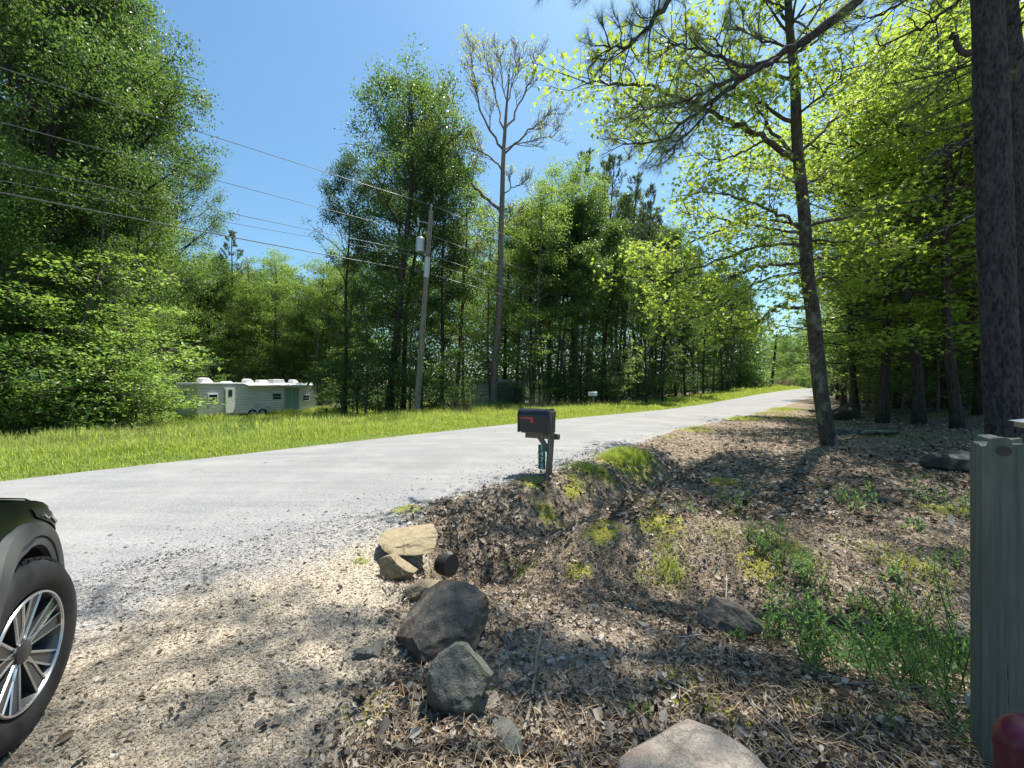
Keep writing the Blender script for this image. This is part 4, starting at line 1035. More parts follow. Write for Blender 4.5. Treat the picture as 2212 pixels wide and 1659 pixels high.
b = MB(); t0 = P20(907, 545); t1 = P20(908, 517); b.tube([loc(t0), loc(t0 + Vector((0, 0, .04)))], (.22, .235), 20); b.tube([loc(t0 + Vector((0, 0, .04))), loc(t1)], (.225, .225), 20); b.tube([loc(t1), loc(t1 + Vector((0, 0, .05))), loc(t1 + Vector((0, 0, .12)))], (.24, .22, .1), 20)
for z in (.18, .42): b.tube([loc(t0 + Vector((0, 0, z))), loc(t0 + Vector((0, 0, z + .02)))], (.232, .232), 20)
tr = b.obj('transformer', M['steel'], root)
b = MB(); b.tube([loc(t1 + Vector((.05, 0, .08))), loc(t1 + Vector((.05, 0, .2))), loc(t1 + Vector((.05, 0, .34)))], (.045, .06, .03), 10); b.tube([loc(t1 + Vector((-.12, -.02, .02))), loc(t1 + Vector((-.12, -.02, .16)))], (.03, .02), 8); b.obj('bushing', M['ceramic'], tr)
b = MB()
for v in (541, 522):
    m = (pp(v) + P20(907, v)) / 2; b.box(loc(m), (.34, .06, .05))
b.obj('bracket', M['dkmetal'], root)
b = MB(); b.tube([loc(P20(931, 456)), loc(P20(932, 446))], (.03, .03), 8); b.tube([loc(P20(932, 447)), loc(P20(932, 444)), loc(P20(932, 441))], (.06, .07, .03), 10); b.obj('insulator', M['ceramic'], root)
b = MB(); b.tube([loc(pp(484)), loc(P20(908, 478)), loc(P20(902, 481))], (.02, .02, .02), 6); b.tube([loc(P20(903, 470)), loc(P20(904, 488))], (.05, .05), 8); b.obj('fuse_cutout', M['ceramic'], root)
b = MB(); b.tube([loc(P20(929, 508) + Vector((0, -.17, 0))), loc(P20(929, 508) + Vector((0, .1, 0)))], (.05, .03), 8); b.obj('insulator', M['ceramic'], root)
b = MB()
for (u, v) in ((929, 551), (916, 588)): b.tube([loc(P20(u, v) + Vector((0, -.2, 0))), loc(P20(u, v))], (.03, .03), 6)
b.obj('clamp', M['dkmetal'], root)
b = MB(); b.tube([loc(P20(906, 512)), loc(P20(903, 497)), loc(P20(912, 478)), loc(P20(930, 450))], .008, 4); b.tube([loc(P20(911, 515)), loc(P20(918, 530)), loc(P20(926, 552))], .008, 4); b.obj('lead_wire', M['wire'], root)

root2 = empty('utility_pole', gp(1666, 70), 0, 'distant dark utility pole beside the far bend of the road', 'utility pole'); B2 = root2.location.copy()
b = MB(); tp = W(1678, 722, 70); b.tube([(0, 0, -.5), tuple(tp - B2)], (.25, .18), 10); b.obj('pole', M['bark_dark'], root2)
b = MB(); q_ = tp - B2; b.tube([tuple(q_), tuple(q_ + Vector((0, 0, .35)))], (.07, .05), 6); b.obj('insulator', M['ceramic'], root2)
root3 = empty('utility_pole', gp(1640, 110), 0, 'thin far utility pole left of the dark one at the bend', 'utility pole'); B3 = root3.location.copy()
b = MB(); b.tube([(0, 0, -.5), tuple(W(1637, 775, 95) - B3)], (.16, .12), 8); b.obj('pole', M['pole'], root3)
root4 = empty('thin_pole', gp(1131, 24), 0, 'thin dark metal pole beside the green shed', 'pole'); B4 = root4.location.copy()
b = MB(); b.tube([(0, 0, -.3), tuple(W(1138, 724, 24) - B4)], (.055, .05), 8); b.obj('post', M['dkmetal'], root4)
b = MB(); tq = W(1138, 724, 24) - B4; b.tube([tuple(tq), tuple(tq + Vector((0, 0, .25)))], (.07, .06), 10); b.obj('cap', M['steel'], root4)

def wire(p0, p1, sag, rad, label, n=28):
    L = []
    for k in range(n + 1):
        f = k / n; p = p0.lerp(p1, f); p.z -= sag * 4 * f * (1 - f); L.append(tuple(p))
    b = MB(); b.tube(L, rad, 5); o = b.obj('power_line', M['wire'], None, sharp=None); tag(o, label, 'cable', 'overhead lines along the road')
prev = Vector((-52, -27, 0))
for (u, v, zl, lab, rad) in [(932, 443, 10.6, 'topmost overhead wire left of the transformer pole', .013), (903, 503, 8.6, 'second highest overhead wire left of the transformer pole', .012), (926, 549, 7.6, 'third overhead wire down left of the transformer pole', .012), (925, 556, 7.0, 'fourth overhead wire down left of the transformer pole', .009), (914, 588, 6.0, 'thick lowest overhead cable left of the transformer pole', .02)]:
    p = P20(u, v); pv = prev.copy()
    # height at the frame edge taken from the photograph fixes the far end
    ve = {443: 153, 503: 258, 549: 356, 556: 392, 588: 415}[v]; k = .19
    ze = EYE + (829.5 - ve) / F * 10.4; fr = 13.58 / math.hypot(pv.x - p.x, pv.y - p.y); sag = .9
    pv.z = (ze + sag * 4 * fr * (1 - fr) - p.z * (1 - fr)) / fr
    wire(p, pv, sag, rad, lab)
for (u, v, u2, v2, lab, rad, sag) in [(932, 443, 1678, 720, 'topmost overhead wire right of the transformer pole', .013, .7), (929, 508, 1675, 742, 'second overhead wire right of the transformer pole', .012, .9), (929, 551, 1672, 757, 'third overhead wire down right of the transformer pole', .012, .9), (928, 568, 1671, 762, 'fourth overhead wire down right of the transformer pole', .01, 1.2), (916, 588, 1669, 772, 'lowest overhead cable right of the transformer pole', .016, .8)]:
    wire(P20(u, v), W(u2, v2, 70), sag, rad, lab)

# ================= travel trailer
def trailer():
    A = Vector((-21.2, 25.0, 0)); L = Vector((.34, .94, 0)).normalized()
    root = empty('travel_trailer', (A.x, A.y, Hs(A.x, A.y)), math.atan2(L.y, L.x), 'old white travel trailer with ribbed siding parked in the tall grass', 'trailer')
    zb = root.location.z
    def Z(z): return z - zb
    # local: x along the trailer, y = into its depth (left side of travel), visible side at y=0 facing -y
    sid = NT('ribbed_siding'); v = sid.vec(); wv = sid.n('ShaderNodeTexWave', wave_type='BANDS', bands_direction='Z', wave_profile='SAW'); wv.inputs['Scale'].default_value = 1.55; sid.l(v, wv.inputs[0])
    nz = sid.noise(1.6, 6, .7, sid.vec((.6, .6, 2))); c = sid.ramp(nz.outputs[0], [(.3, (.66, .60, .68)), (.55, (.88, .80, .92)), (.8, (.92, .85, .95))])
    c = sid.mix(sid.ramp(wv.outputs[0], [(.0, (1, 1, 1)), (.16, (0, 0, 0))]), c, (.24, .26, .30))
    sidm = sid.fin(sid.pbr(c, .5, 0, sid.bump(wv.outputs[0], 1, .03)))
    cream = simple('end_wall_paint', (.60, .64, .50), .5, 0, .1, 3); white = simple('roof_white', (.74, .75, .76), .5, 0, .1, 2); trim = simple('grey_trim', (.42, .44, .45), .5)
    glass = simple('dark_window', (.035, .05, .055), .12); door_m = simple('cream_door', (.68, .70, .62), .5, 0, .06, 3); curtain = simple('green_curtain', (.22, .34, .30), .6, 0, .25, 4, stretch=(8, 8, .5)); tyre = simple('old_tyre', (.03, .03, .03), .8)
    W_ = 2.4; Ln = 9.6; z0, z1 = Z(-.62), Z(1.60)
    b = MB()
    prof = [(0, z0), (Ln - .35, z0), (Ln - .05, z0 + .5), (Ln, z0 + .75), (Ln - .15, z1 - .5), (Ln - .6, z1), (0, z1)]
    n = len(prof); b.poly([(x, 0, z) for x, z in prof] + [(x, W_, z) for x, z in prof], [tuple(range(n)), tuple(range(2 * n - 1, n - 1, -1))] + [((i + 1) % n, i, i + n, (i + 1) % n + n) for i in range(n)])
    b.obj('body', sidm, root, smooth=False, bevel=.03)
    b = MB(); b.box((-.012, W_ / 2, (z0 + z1) / 2 + .02), (.02, W_ - .06, z1 - z0 - .1)); ew = b.obj('end_wall', cream, root)
    b = MB(); b.box((-.03, 1.65, z1 - .85), (.03, .95, 1.0)); b.obj('window', simple('grey_green_pane', (.20, .28, .20), .3), ew)  # end window as one dull grey green pane
    b = MB()
    for y in (1.0, 1.25, 1.5): b.box((-.03, y, z1 - .16), (.03, .09, .05))
    b.obj('marker_light', simple('marker_lens', (.1, .04, .02), .3), ew)
    for y in (.3, 2.1):
        b = MB(); b.box((-.035, y, z0 + .62), (.04, .26, .16)); b.obj('tail_light', simple('tail_lens', (.07, .02, .02), .3), ew)
    b = MB(); b.box((-.05, W_ / 2, z0 + .35), (.1, W_, .07)); b.obj('bumper', trim, root)
    b = MB(); b.box((-.028, .95, z1 - 1.25), (.012, 1.0, .1)); b.obj('stripe', simple('faded_stripe', (.40, .45, .36), .6), ew)
    b = MB(); b.box((Ln / 2 - .25, W_ / 2, z1 + .045), (Ln - .55, W_ + .12, .09)); rf = b.obj('roof', white, root, bevel=.03)
    for (x, w, h) in ((1.0, .75, .36), (4.0, .6, .32), (8.0, .6, .30)):
        b = MB(); L_ = [(-w / 2, 0), (-w / 2, h * .8), (-w / 4, h), (w * .1, h * .9), (w * .35, h * .5), (w / 2, 0)]; m = len(L_)
        b.poly([(x + a, .7, z1 + .09 + c_) for a, c_ in L_] + [(x + a, 1.3, z1 + .09 + c_) for a, c_ in L_], [tuple(range(m)), tuple(range(2 * m - 1, m - 1, -1))] + [((i + 1) % m, i, i + m, (i + 1) % m + m) for i in range(m)])
        b.obj('roof_vent', simple('vent_cover', (.62, .58, .60), .5), root, bevel=.04)
    b = MB(); b.box((2.4, 1, z1 + .14), (.7, .5, .12), taper=.7); b.obj('roof_vent', white, root, bevel=.03)
    b = MB(); b.box((5.1, 1, z1 + .2), (.8, .6, .26), taper=.8); b.obj('roof_vent', simple('vent_cover_pink', (.66, .58, .60), .5), root, bevel=.05)
    b = MB(); b.box((6.35, 1, z1 + .24), (1.1, .75, .30), taper=.9); ac = b.obj('air_conditioner', simple('ac_shroud', (.40, .42, .44), .5), root, bevel=.05)
    b = MB()
    for k in range(6): b.box((5.95 + k * .15, .60, z1 + .25), (.04, .03, .16))
    b.obj('louvre', trim, ac)
    def win(x0, x1, za, zc, awn=False):
        f = MB(); xm = (x0 + x1) / 2; zm = (Z(za) + Z(zc)) / 2; w_, h_ = x1 - x0, za - zc
        for (cx, cz, sx, sz) in ((xm, Z(za), w_ + .06, .05), (xm, Z(zc), w_ + .06, .05), (x0, zm, .05, h_ - .05), (x1, zm, .05, h_ - .05), (xm, zm, w_ - .05, .03)): f.box((cx, -.025, cz), (sx, .05, sz))
        fo = f.obj('window', simple('window_frame', (.62, .66, .66), .4), root); g = MB(); g.box((xm, -.008, zm), (w_ - .05, .012, h_ - .05)); g.obj('pane', glass, fo)
    win(.6, 1.17, .88, .40); win(5.24, 6.02, .82, .33); win(8.07, 8.72, .60, .12)
    d = MB(); d.box((1.97, -.02, Z(.42)), (.76, .04, 1.92)); dr = d.obj('door_frame', trim, root)
    d = MB(); d.box((1.99, -.055, Z(.40)), (.62, .03, 1.78)); dd = d.obj('door', door_m, root); d = MB(); d.box((2.0, -.078, Z(.95)), (.26, .015, .46)); d.obj('pane', glass, dd)
    d = MB(); d.tube([(1.72, -.08, Z(.2)), (1.72, -.13, Z(.2)), (1.72, -.13, Z(.35))], .015, 6); d.obj('handle', M['dkmetal'], dd)
    d = MB(); d.box((1.97, -.22, Z(-.68)), (.7, .4, .05)); d.obj('step', M['dkmetal'], root)
    d = MB(); d.box((7.0, -.015, Z(.32)), (1.36, .03, 1.84)); sl = d.obj('sliding_door', curtain, root)
    for x in (6.34, 6.98, 7.66):
        d = MB(); d.box((x, -.045, Z(.32)), (.07, .03, 1.86)); d.obj('door_frame', trim, sl)
    d = MB(); d.box((7.0, -.1, Z(-.64)), (1.6, .2, .08)); d.obj('sill', trim, root)
    for (x, z, w_, h_) in ((4.02, -.12, .52, .3), (4.87, -.32, .55, .28), (6.15, -.38, .16, .12)):
        d = MB(); d.box((x, -.012, Z(z)), (w_, .025, h_)); pn = d.obj('access_panel', simple('panel_white', (.6, .63, .66), .5), root)
        d = MB(); 
        for k in range(3): d.box((x, -.03, Z(z) - h_ * .3 + k * h_ * .3), (w_ * .8, .012, .02))
        d.obj('louvre', trim, pn)
    # awning: rolled cloth and sagging flap on two arms
    d = MB(); xs = np.linspace(3.0, 8.8, 40); V = []
    for i, x in enumerate(xs):
        sg = .05 * math.sin(x * 2.3) + .03 * math.sin(x * 7.1)
        V += [(x, -.02, z1 + .02), (x, -.42, z1 - .10 + sg), (x, -.40, z1 - .17 + sg * 1.4)]
    d.poly(V, [(3 * i, 3 * i + 3, 3 * i + 4, 3 * i + 1) for i in range(39)] + [(3 * i + 1, 3 * i + 4, 3 * i + 5, 3 * i + 2) for i in range(39)])
    aw = d.obj('awning', simple('awning_cloth', (.66, .68, .70), .7), root)
    d = MB(); d.tube([(3.0, -.4, z1 - .12), (8.8, -.4, z1 - .12)], .05, 10); d.obj('roller', trim, aw)
    for x in (3.15, 8.7):
        d = MB(); d.tube([(x, -.38, z1 - .12), (x, -.06, z1 - .6), (x, -.06, z0 + .25)], .03, 6); d.obj('awning_arm', white, aw)
    for x in (3.62, 4.42):
        d = MB(); th = np.linspace(0, PI, 12); d.tube([(x + .42 * math.cos(a), -.04, z0 - .02 + .32 * math.sin(a)) for a in th], .035, 6); d.obj('wheel_trim', white, root)
        d = MB(); d.tube([(x, -.03, z0 - .02), (x, .25, z0 - .02)], (.36, .36), 20); wh = d.obj('wheel', tyre, root); d = MB(); d.tube([(x, -.05, z0 - .02), (x, -.02, z0 - .02)], (.16, .18), 12); d.obj('rim', trim, wh)
    d = MB(); d.box((4.9, .05, Z(.95)), (.16, .2, .07)); d.obj('porch_light', white, root)
    # hitch frame
    d = MB(); d.tube([(Ln - .3, .5, z0), (Ln + 1.1, W_ / 2, z0)], .05, 6); d.tube([(Ln - .3, W_ - .5, z0), (Ln + 1.1, W_ / 2, z0)], .05, 6); d.obj('hitch', M['dkmetal'], root)
trailer()

# ================= shed
def shed():
    c0 = gp(1017, 30); root = empty('metal_shed', c0, 0, 'low green grey metal shed half hidden by bushes in the wood', 'shed'); B = c0
    def mat(nm, col):
        t = NT(nm); wv = t.n('ShaderNodeTexWave', wave_type='BANDS', bands_direction='Z'); wv.inputs['Scale'].default_value = 1.7; t.l(t.vec(), wv.inputs[0]); n = t.noise(2, 5, .7, t.vec())
        c = t.mix(t.ramp(n.outputs[0], [(.4, (0, 0, 0)), (.7, (.8, .8, .8))]), col, tuple(x * .6 for x in col)); c = t.mix(t.ramp(wv.outputs[0], [(.0, (.7, .7, .7)), (.3, (0, 0, 0))]), c, tuple(x * .35 for x in col)); return t.fin(t.pbr(c, .5, .2, t.bump(wv.outputs[0], 1, .03)))
    def q(u, v, Y): return W(u, v, Y) - B
    a, m, e = q(1018, 880, 31.5), q(1060, 885, 29.5), q(1131, 880, 32.5)
    zt = EYE + .05 - B.z
    for nm, p0, p1, col in (('light', a, m, (.46, .50, .47)), ('green', m, e, (.18, .32, .26))):
        b = MB(); d = (p1 - p0).normalized(); nr = Vector((-d.y, d.x, 0)) * .05
        V = [(p0.x, p0.y, -.2), (p1.x, p1.y, -.2), (p1.x, p1.y, zt), (p0.x, p0.y, zt)]; V += [(x + nr.x, y + nr.y, z) for x, y, z in V]
        b.poly(V, [(0, 1, 2, 3), (7, 6, 5, 4), (0, 4, 5, 1), (1, 5, 6, 2), (2, 6, 7, 3), (3, 7, 4, 0)]); o = b.obj('wall', mat('shed_' + nm, col), root)
    f = a + (e - m); b = MB(); V = [(p.x * 1.0, p.y, z) for p, z in ((a, zt + .02), (m, zt + .02), (e, zt + .02), (f, zt + .35))]; V += [(x, y, z + .06) for x, y, z in V]
    b.poly(V, [(3, 2, 1, 0), (4, 5, 6, 7), (0, 1, 5, 4), (1, 2, 6, 5), (2, 3, 7, 6), (3, 0, 4, 7)]); b.obj('roof', simple('shed_roof', (.13, .17, .15), .5, .3), root)
    b = MB(); b.box(((m.x + e.x) / 2 + .8, (m.y + e.y) / 2 + .2, .9), (.9, .06, 1.7), Matrix.Rotation(math.atan2((e - m).y, (e - m).x), 3, 'Z')); b.obj('door', simple('shed_door', (.07, .13, .1), .5), root)
shed()
# ================= mailboxes
def gable(b, L, w, h, n=12, x0=0, y0=0, z0=0, grow=0):
    """mailbox hull: length along x, arched top; open list of loops"""
    prof = [(-w / 2 - grow, -grow)] + [((w / 2 + grow) * math.cos(PI - a), h - w / 2 + (w / 2 + grow) * math.sin(a)) for a in np.linspace(0, PI, n)] + [(w / 2 + grow, -grow)]
    m = len(prof)
    V = [(x0, y0 + y, z0 + z) for y, z in prof] + [(x0 + L, y0 + y, z0 + z) for y, z in prof]
    b.poly(V, [tuple(range(m)), tuple(range(2 * m - 1, m - 1, -1))] + [((i + 1) % m, i, i + m, (i + 1) % m + m) for i in range(m)])
def mailbox():
    Y = 6.3; base = gp(1184, Y); ax = Vector((-.90, .44, 0)).normalized(); rz = math.atan2(ax.y, ax.x)
    root = empty('mailbox', base, rz, 'black arched mailbox with red flag on a wooden post by the road', 'mailbox'); zb = base.z
    blk = simple('black_enamel', (.008, .009, .011), .3, 0, .1, 4, coat=.0, spec=.5); wood = bark('post_wood', (.07, .06, .042), (.23, .20, .15), None, 10, .08, .4, .006); red = simple('flag_red', (.45, .05, .05), .4); green = simple('sign_green', (.0, .13, .085), .35)
    # local x points to the road (box front), y to the left of that; the viewer looks at local -y... side
    lean = Matrix.Rotation(.06, 3, 'Y')
    H_ = EYE - (888 - 829.5) / F * Y - zb
    b = MB(); R = Matrix.Rotation(-.07, 3, 'Y'); b.box((-.04, 0, H_ / 2 - .1), (.09, .09, H_ + .2), R); post = b.obj('post', wood, root, bevel=.006)
    za = EYE - (944 - 829.5) / F * Y - zb
    b = MB(); b.box((.14, -.092, za), (.62, .09, .09)); b.obj('arm', wood, root, bevel=.006)
    b = MB(); b.box((.10, -.0925, za - .15), (.30, .045, .085), Matrix.Rotation(-.95, 3, 'Y')); b.obj('brace', wood, root, bevel=.004)
    b = MB(); b.box((.27, -.09, za + .058), (.46, .2, .02)); b.obj('mount_board', wood, root)
    zb0 = za + .07; L = .56; hh = EYE - (884 - 829.5) / F * Y - zb - zb0; w = .26
    b = MB(); gable(b, L, w, hh, 16, .00 - .03, -.09, zb0); box = b.obj('box', blk, root, sharp=30, bevel=.004)
    b = MB(); gable(b, .025, w, hh, 16, L - .03, -.09, zb0, .010); dr = b.obj('door', blk, root, sharp=30)
    b = MB(); gable(b, .02, w, hh, 16, -.05, -.09, zb0, .008); b.obj('back_rim', blk, root, sharp=30)
    b = MB(); b.box((L - .0, -.09, zb0 + hh - .07), (.03, .05, .03)); b.obj('latch', M['dkmetal'], dr)
    # viewer's side: which local side faces the camera
    sy = 1.0
    ycam = (Matrix.Rotation(-rz, 3, 'Z') @ (Vector((0, 0, 0)) - Vector((base.x, base.y, 0)))).y
    sy = 1 if ycam > 0 else -1
    ys = -.09 + sy * (w / 2 + .012)
    b = MB(); b.box((.38, ys, zb0 + hh * .60), (.25, .008, .032)); b.box((.275, ys, zb0 + hh * .52), (.06, .0084, .085)); fl = b.obj('flag', red, root, bevel=.002)
    b = MB(); b.tube([(.49, ys - sy * .012, zb0 + hh * .6), (.49, ys + sy * .008, zb0 + hh * .6)], .012, 8); b.obj('pivot', M['dkmetal'], fl)
    # number plate, digits reading downwards
    s_h = .42; zc = EYE - (987 - 829.5) / F * Y - zb
    pl = MB(); yp = sy * .05; pl.box((.095, yp, zc), (.13, .004, s_h)); sg = pl.obj('number_sign', green, root)
    wm = simple('sign_white', (.75, .78, .76), .5)
    for i, ch in enumerate('1475'):
        cu = bpy.data.curves.new('digit', 'FONT'); cu.body = ch; cu.size = .115; cu.align_x = 'CENTER'; cu.align_y = 'CENTER'; cu.extrude = .001
        tmp = bpy.data.objects.new('tmp', cu); COL.objects.link(tmp); bpy.context.view_layer.update()
        me = bpy.data.meshes.new_from_object(tmp); bpy.data.objects.remove(tmp); me.materials.clear(); me.materials.append(wm)
        o = link('digit', me, sg); o.location = (.095, yp + sy * .0035, zc + s_h * (.375 - .25 * i)); o.rotation_euler = (PI / 2, 0, PI if sy > 0 else 0)
mailbox()
def mailbox2():
    Y = 25; base = gp(1281, Y); root = empty('mailbox', base, math.radians(-8), 'small white mailbox on a short post in the grass across the road', 'mailbox'); zb = base.z
    wh = simple('white_enamel', (.72, .74, .74), .4); zt = EYE - (846 - 829.5) / F * Y - zb
    b = MB(); b.box((0, 0, (zt - .3) / 2), (.12, .12, zt - .3)); b.obj('post', M['pole'], root)
    b = MB(); b.box((0, 0, zt - .29), (.5, .2, .04)); b.obj('mount_board', M['pole'], root)
    b = MB(); gable(b, .56, .22, .27, 12, -.30, 0, zt - .27); b.obj('box', wh, root, sharp=30)
    b = MB(); gable(b, .02, .22, .27, 12, -.32, 0, zt - .27, .008); b.obj('door', wh, root, sharp=30)
    b = MB()
    for k in range(7): b.box((-.2 + k * .045, -.113, zt - .15), (.03, .004, .05))
    b.obj('lettering', simple('faded_black', (.05, .05, .05), .6), root)
mailbox2()

# ================= rocks
def ico(sub):
    import bmesh
    bm = bmesh.new(); bmesh.ops.create_icosphere(bm, subdivisions=sub, radius=1)
    v = np.array([x.co[:] for x in bm.verts]); f = np.array([[q.index for q in x.verts] for x in bm.faces]); bm.free(); return v, f
ICO5 = ico(6); ICO3 = ico(4)
def stone_mat(name, a, b_, patch=None, scale=14, speck=True):
    t = NT(name); v = t.vec(); n = t.noise(scale, 8, .7, v); big = t.noise(3.5, 5, .6, v, .5); sp = t.noise(130, 3, .7, v)
    c = t.ramp(n.outputs[0], [(.3, a), (.72, b_)])
    if patch: c = t.mix(t.ramp(big.outputs[0], [(.48, (0, 0, 0)), (.60, (.85, .85, .85))]), c, patch)
    if speck: c = t.mix(.5, c, t.ramp(sp.outputs[0], [(.35, (.35, .33, .3)), (.65, (1, 1, 1))]), 'MULTIPLY')
    ck = t.vor(4.5, t.mix(.12, v, n.outputs['Color'], 'ADD'), 'DISTANCE_TO_EDGE'); ce = t.ramp(ck.outputs['Distance'], [(.0, (.35, .33, .3)), (.035, (1, 1, 1))])
    c = t.mix(.55, c, ce, 'MULTIPLY')
    h = t.math('ADD', n.outputs[0], t.math('ADD', t.math('MULTIPLY', sp.outputs[0], .5), t.math('MULTIPLY', t.noise(45, 5, .8, v).outputs[0], .6)))
    return t.fin(t.pbr(c, .9, 0, t.bump(h, 1.0, .016), .22))
def rock(name, loc, size, rz, mat, seed, label, cat='rock', group=None, planes=9, cut=(.5, .85), noise=.045, hi=True, tilt=(0, 0), flat=None, sink=.25):
    r = np.random.RandomState(seed); v, f = ICO5 if hi else ICO3; v = v.copy()
    for k in range(planes):
        n = nrmz(r.normal(size=3)); d = r.uniform(*cut); e = v @ n - d; m = e > 0; v[m] -= e[m][:, None] * n[None]
    if flat: n = nrmz(np.array([r.normal() * .08, r.normal() * .08, 1])); e = v @ n - flat; m = e > 0; v[m] -= e[m][:, None] * n
    w_ = fbm(v[:, 0] * 2 + seed + v[:, 2], v[:, 1] * 2 + v[:, 2] * 1.7, 4) + .35 * fbm(v[:, 0] * 9 + v[:, 2] * 7, v[:, 1] * 9 - v[:, 2] * 6, 3)
    v *= (1 + noise * w_ * 2.2)[:, None]
    v = v / np.abs(v).max(axis=0)[None] * np.array(size)[None] / 2
    b = MB(); b.add(v, f); me = b.mesh(name, True, 38); me.materials.append(mat)
    o = link(name, me); x, y = loc[0], loc[1]; o.location = (x, y, (loc[2] if len(loc) > 2 else Hs(x, y)) + size[2] * (.5 - sink)); o.rotation_euler = (tilt[0], tilt[1], rz)
    return tag(o, label, cat, group)
RM = {'grey': stone_mat('grey_sandstone', (.12, .105, .085), (.32, .285, .235), (.17, .13, .10)), 'slate': stone_mat('slate_stone', (.13, .135, .12), (.30, .305, .265), (.20, .21, .14)), 'tan': stone_mat('tan_stone', (.26, .21, .13), (.46, .385, .26), (.36, .31, .19)),
      'pink': stone_mat('speckled_pink_stone', (.34, .30, .26), (.56, .50, .43), (.46, .36, .30), 20), 'lichen': stone_mat('lichen_stone', (.06, .065, .06), (.16, .16, .145), (.30, .34, .27), 9), 'dark': stone_mat('dark_boulder', (.04, .038, .034), (.12, .11, .09), (.1, .11, .06))}
GR = 'rocks set along the drive edge'
rock('rock', (-.42, 2.30), (.60, .62, .40), .5, RM['grey'], 3, 'large dark brown angular rock in the middle of the foreground', group=GR, flat=.62, cut=(.55, .85), tilt=(.28, -.05), sink=.2)
rock('rock', (-.25, 1.87), (.36, .30, .34), .3, RM['slate'], 9, 'blocky grey green rock leaning on the large dark rock', group=GR, planes=11, cut=(.48, .75), tilt=(.3, .12), sink=.2)
rock('rock', (-.96, 3.68, 0.0), (.70, .74, .17), .2, RM['tan'], 12, 'broad flat tan rock capping the culvert', group=GR, flat=.5, sink=.12)
rock('rock', (-.98, 3.14), (.36, .30, .23), .25, RM['tan'], 15, 'pointed tan rock in front of the broad culvert rock', group=GR, planes=10, cut=(.45, .75), tilt=(-.15, .1), sink=.15)
rock('rock', (-.62, 2.82), (.42, .26, .20), .1, RM['tan'], 18, 'pale flat rock tucked behind the large dark rock', group=GR, flat=.5, sink=.2)
rock('rock', (.72, 1.42), (.62, .54, .34), -.25, RM['pink'], 22, 'big smooth speckled pinkish boulder at the bottom edge', group=GR, planes=7, cut=(.7, .9), noise=.02, flat=.75, sink=.3)
rock('rock', (1.62, 2.78), (.44, .28, .28), -.45, RM['grey'], 26, 'rounded brown rock beside the leafy weeds', group=GR, planes=8, cut=(.62, .85), sink=.12)
rock('rock', (-.86, 2.18), (.20, .09, .07), .6, RM['slate'], 31, 'thin slab of stone leaning left of the large dark rock', group=GR, flat=.4)
rock('rock', (-.03, 1.66), (.14, .22, .06), .4, RM['slate'], 33, 'small mossy slab right of the blocky grey green rock', group=GR, flat=.4)
rock('rock', (-.10, 1.86), (.08, .14, .05), .2, RM['pink'], 35, 'small pale stone beside the blocky grey green rock', group=GR, flat=.4)
p = gp(1826, 16); rock('boulder', (p.x, p.y), (2.0, 1.4, 1.0), .3, RM['dark'], 41, 'big dark mossy boulder behind the sweetgum trunk', 'boulder', hi=False, sink=.3)
p = gp(1856, 11.2); rock('boulder', (p.x, p.y), (2.0, .9, .34), -.5, RM['lichen'], 43, 'long low lichen slab just right of the sweetgum', 'boulder', hi=False, flat=.5, sink=.25)
p = G(2070, 1018); rock('boulder', (p.x, p.y), (1.0, .6, .5), -.5, RM['lichen'], 47, 'lichen spotted boulder near the grey fence post', 'boulder', hi=False, sink=.25)
for i, (u, v, sx, lab) in enumerate([(1920, 1088, .32, 'small dark stone in the shade left of the lichen boulder'), (1700, 1170, .14, 'small brown stone on the sunny bank'), (2010, 1060, .2, 'low stone below the lichen boulder'), (1765, 890, .9, 'flat stone lying left of the sweetgum foot'), (1940, 872, .8, 'pale stone at the foot of the wooded hill'), (1985, 878, 1.0, 'grey stone beside the pale one at the wooded hill'),
        (1090, 1310, .09, 'round dark stone right of the large dark rock'), (1290, 1590, .10, 'little tan stone left of the speckled boulder'), (1660, 1515, .09, 'chipped stone behind the speckled boulder'), (1240, 1216, .07, 'small white stone in the ditch'), (1025, 1470, .07, 'small flat stone between the two front rocks')]):
    p = G(u, v); rock('stone', (p.x, p.y), (sx, sx * .7, sx * .4), i * .7, RM[['dark', 'tan', 'slate', 'lichen', 'pink', 'grey', 'slate', 'tan', 'pink', 'pink', 'tan'][i]], 60 + i, lab, 'rock', 'loose stones on the bank', hi=False, sink=.3)

# culvert
cv = W(968, 1214, 3.55); b = MB()
dirv = Vector((-.75, .55, -.12)).normalized(); n = 12
root = empty('culvert_pipe', cv, 0, 'black corrugated culvert end poking out beside the tan rock', 'pipe')
zc = -.02
prof = []
for k in range(5): prof.append((k * .03, .088 + .008 * (k % 2)))
b.tube([tuple(Vector((.02, -.03, zc)) + dirv * d) for d, q_ in prof], [q_ for d, q_ in prof], 24, False); 
b.tube([tuple(Vector((.02, -.03, zc)) + dirv * (.0 + k * .02)) for k in range(6)], [.078] * 6, 24, True)
b.obj('pipe_wall', simple('black_plastic', (.008, .008, .009), .6), root)
b = MB(); b.tube([tuple(Vector((.03, -.03, zc)) + dirv * d) for d in (-.012, .02)], [.098, .098], 24, True); b.obj('rim', simple('black_plastic_rim', (.006, .006, .007), .7), root)

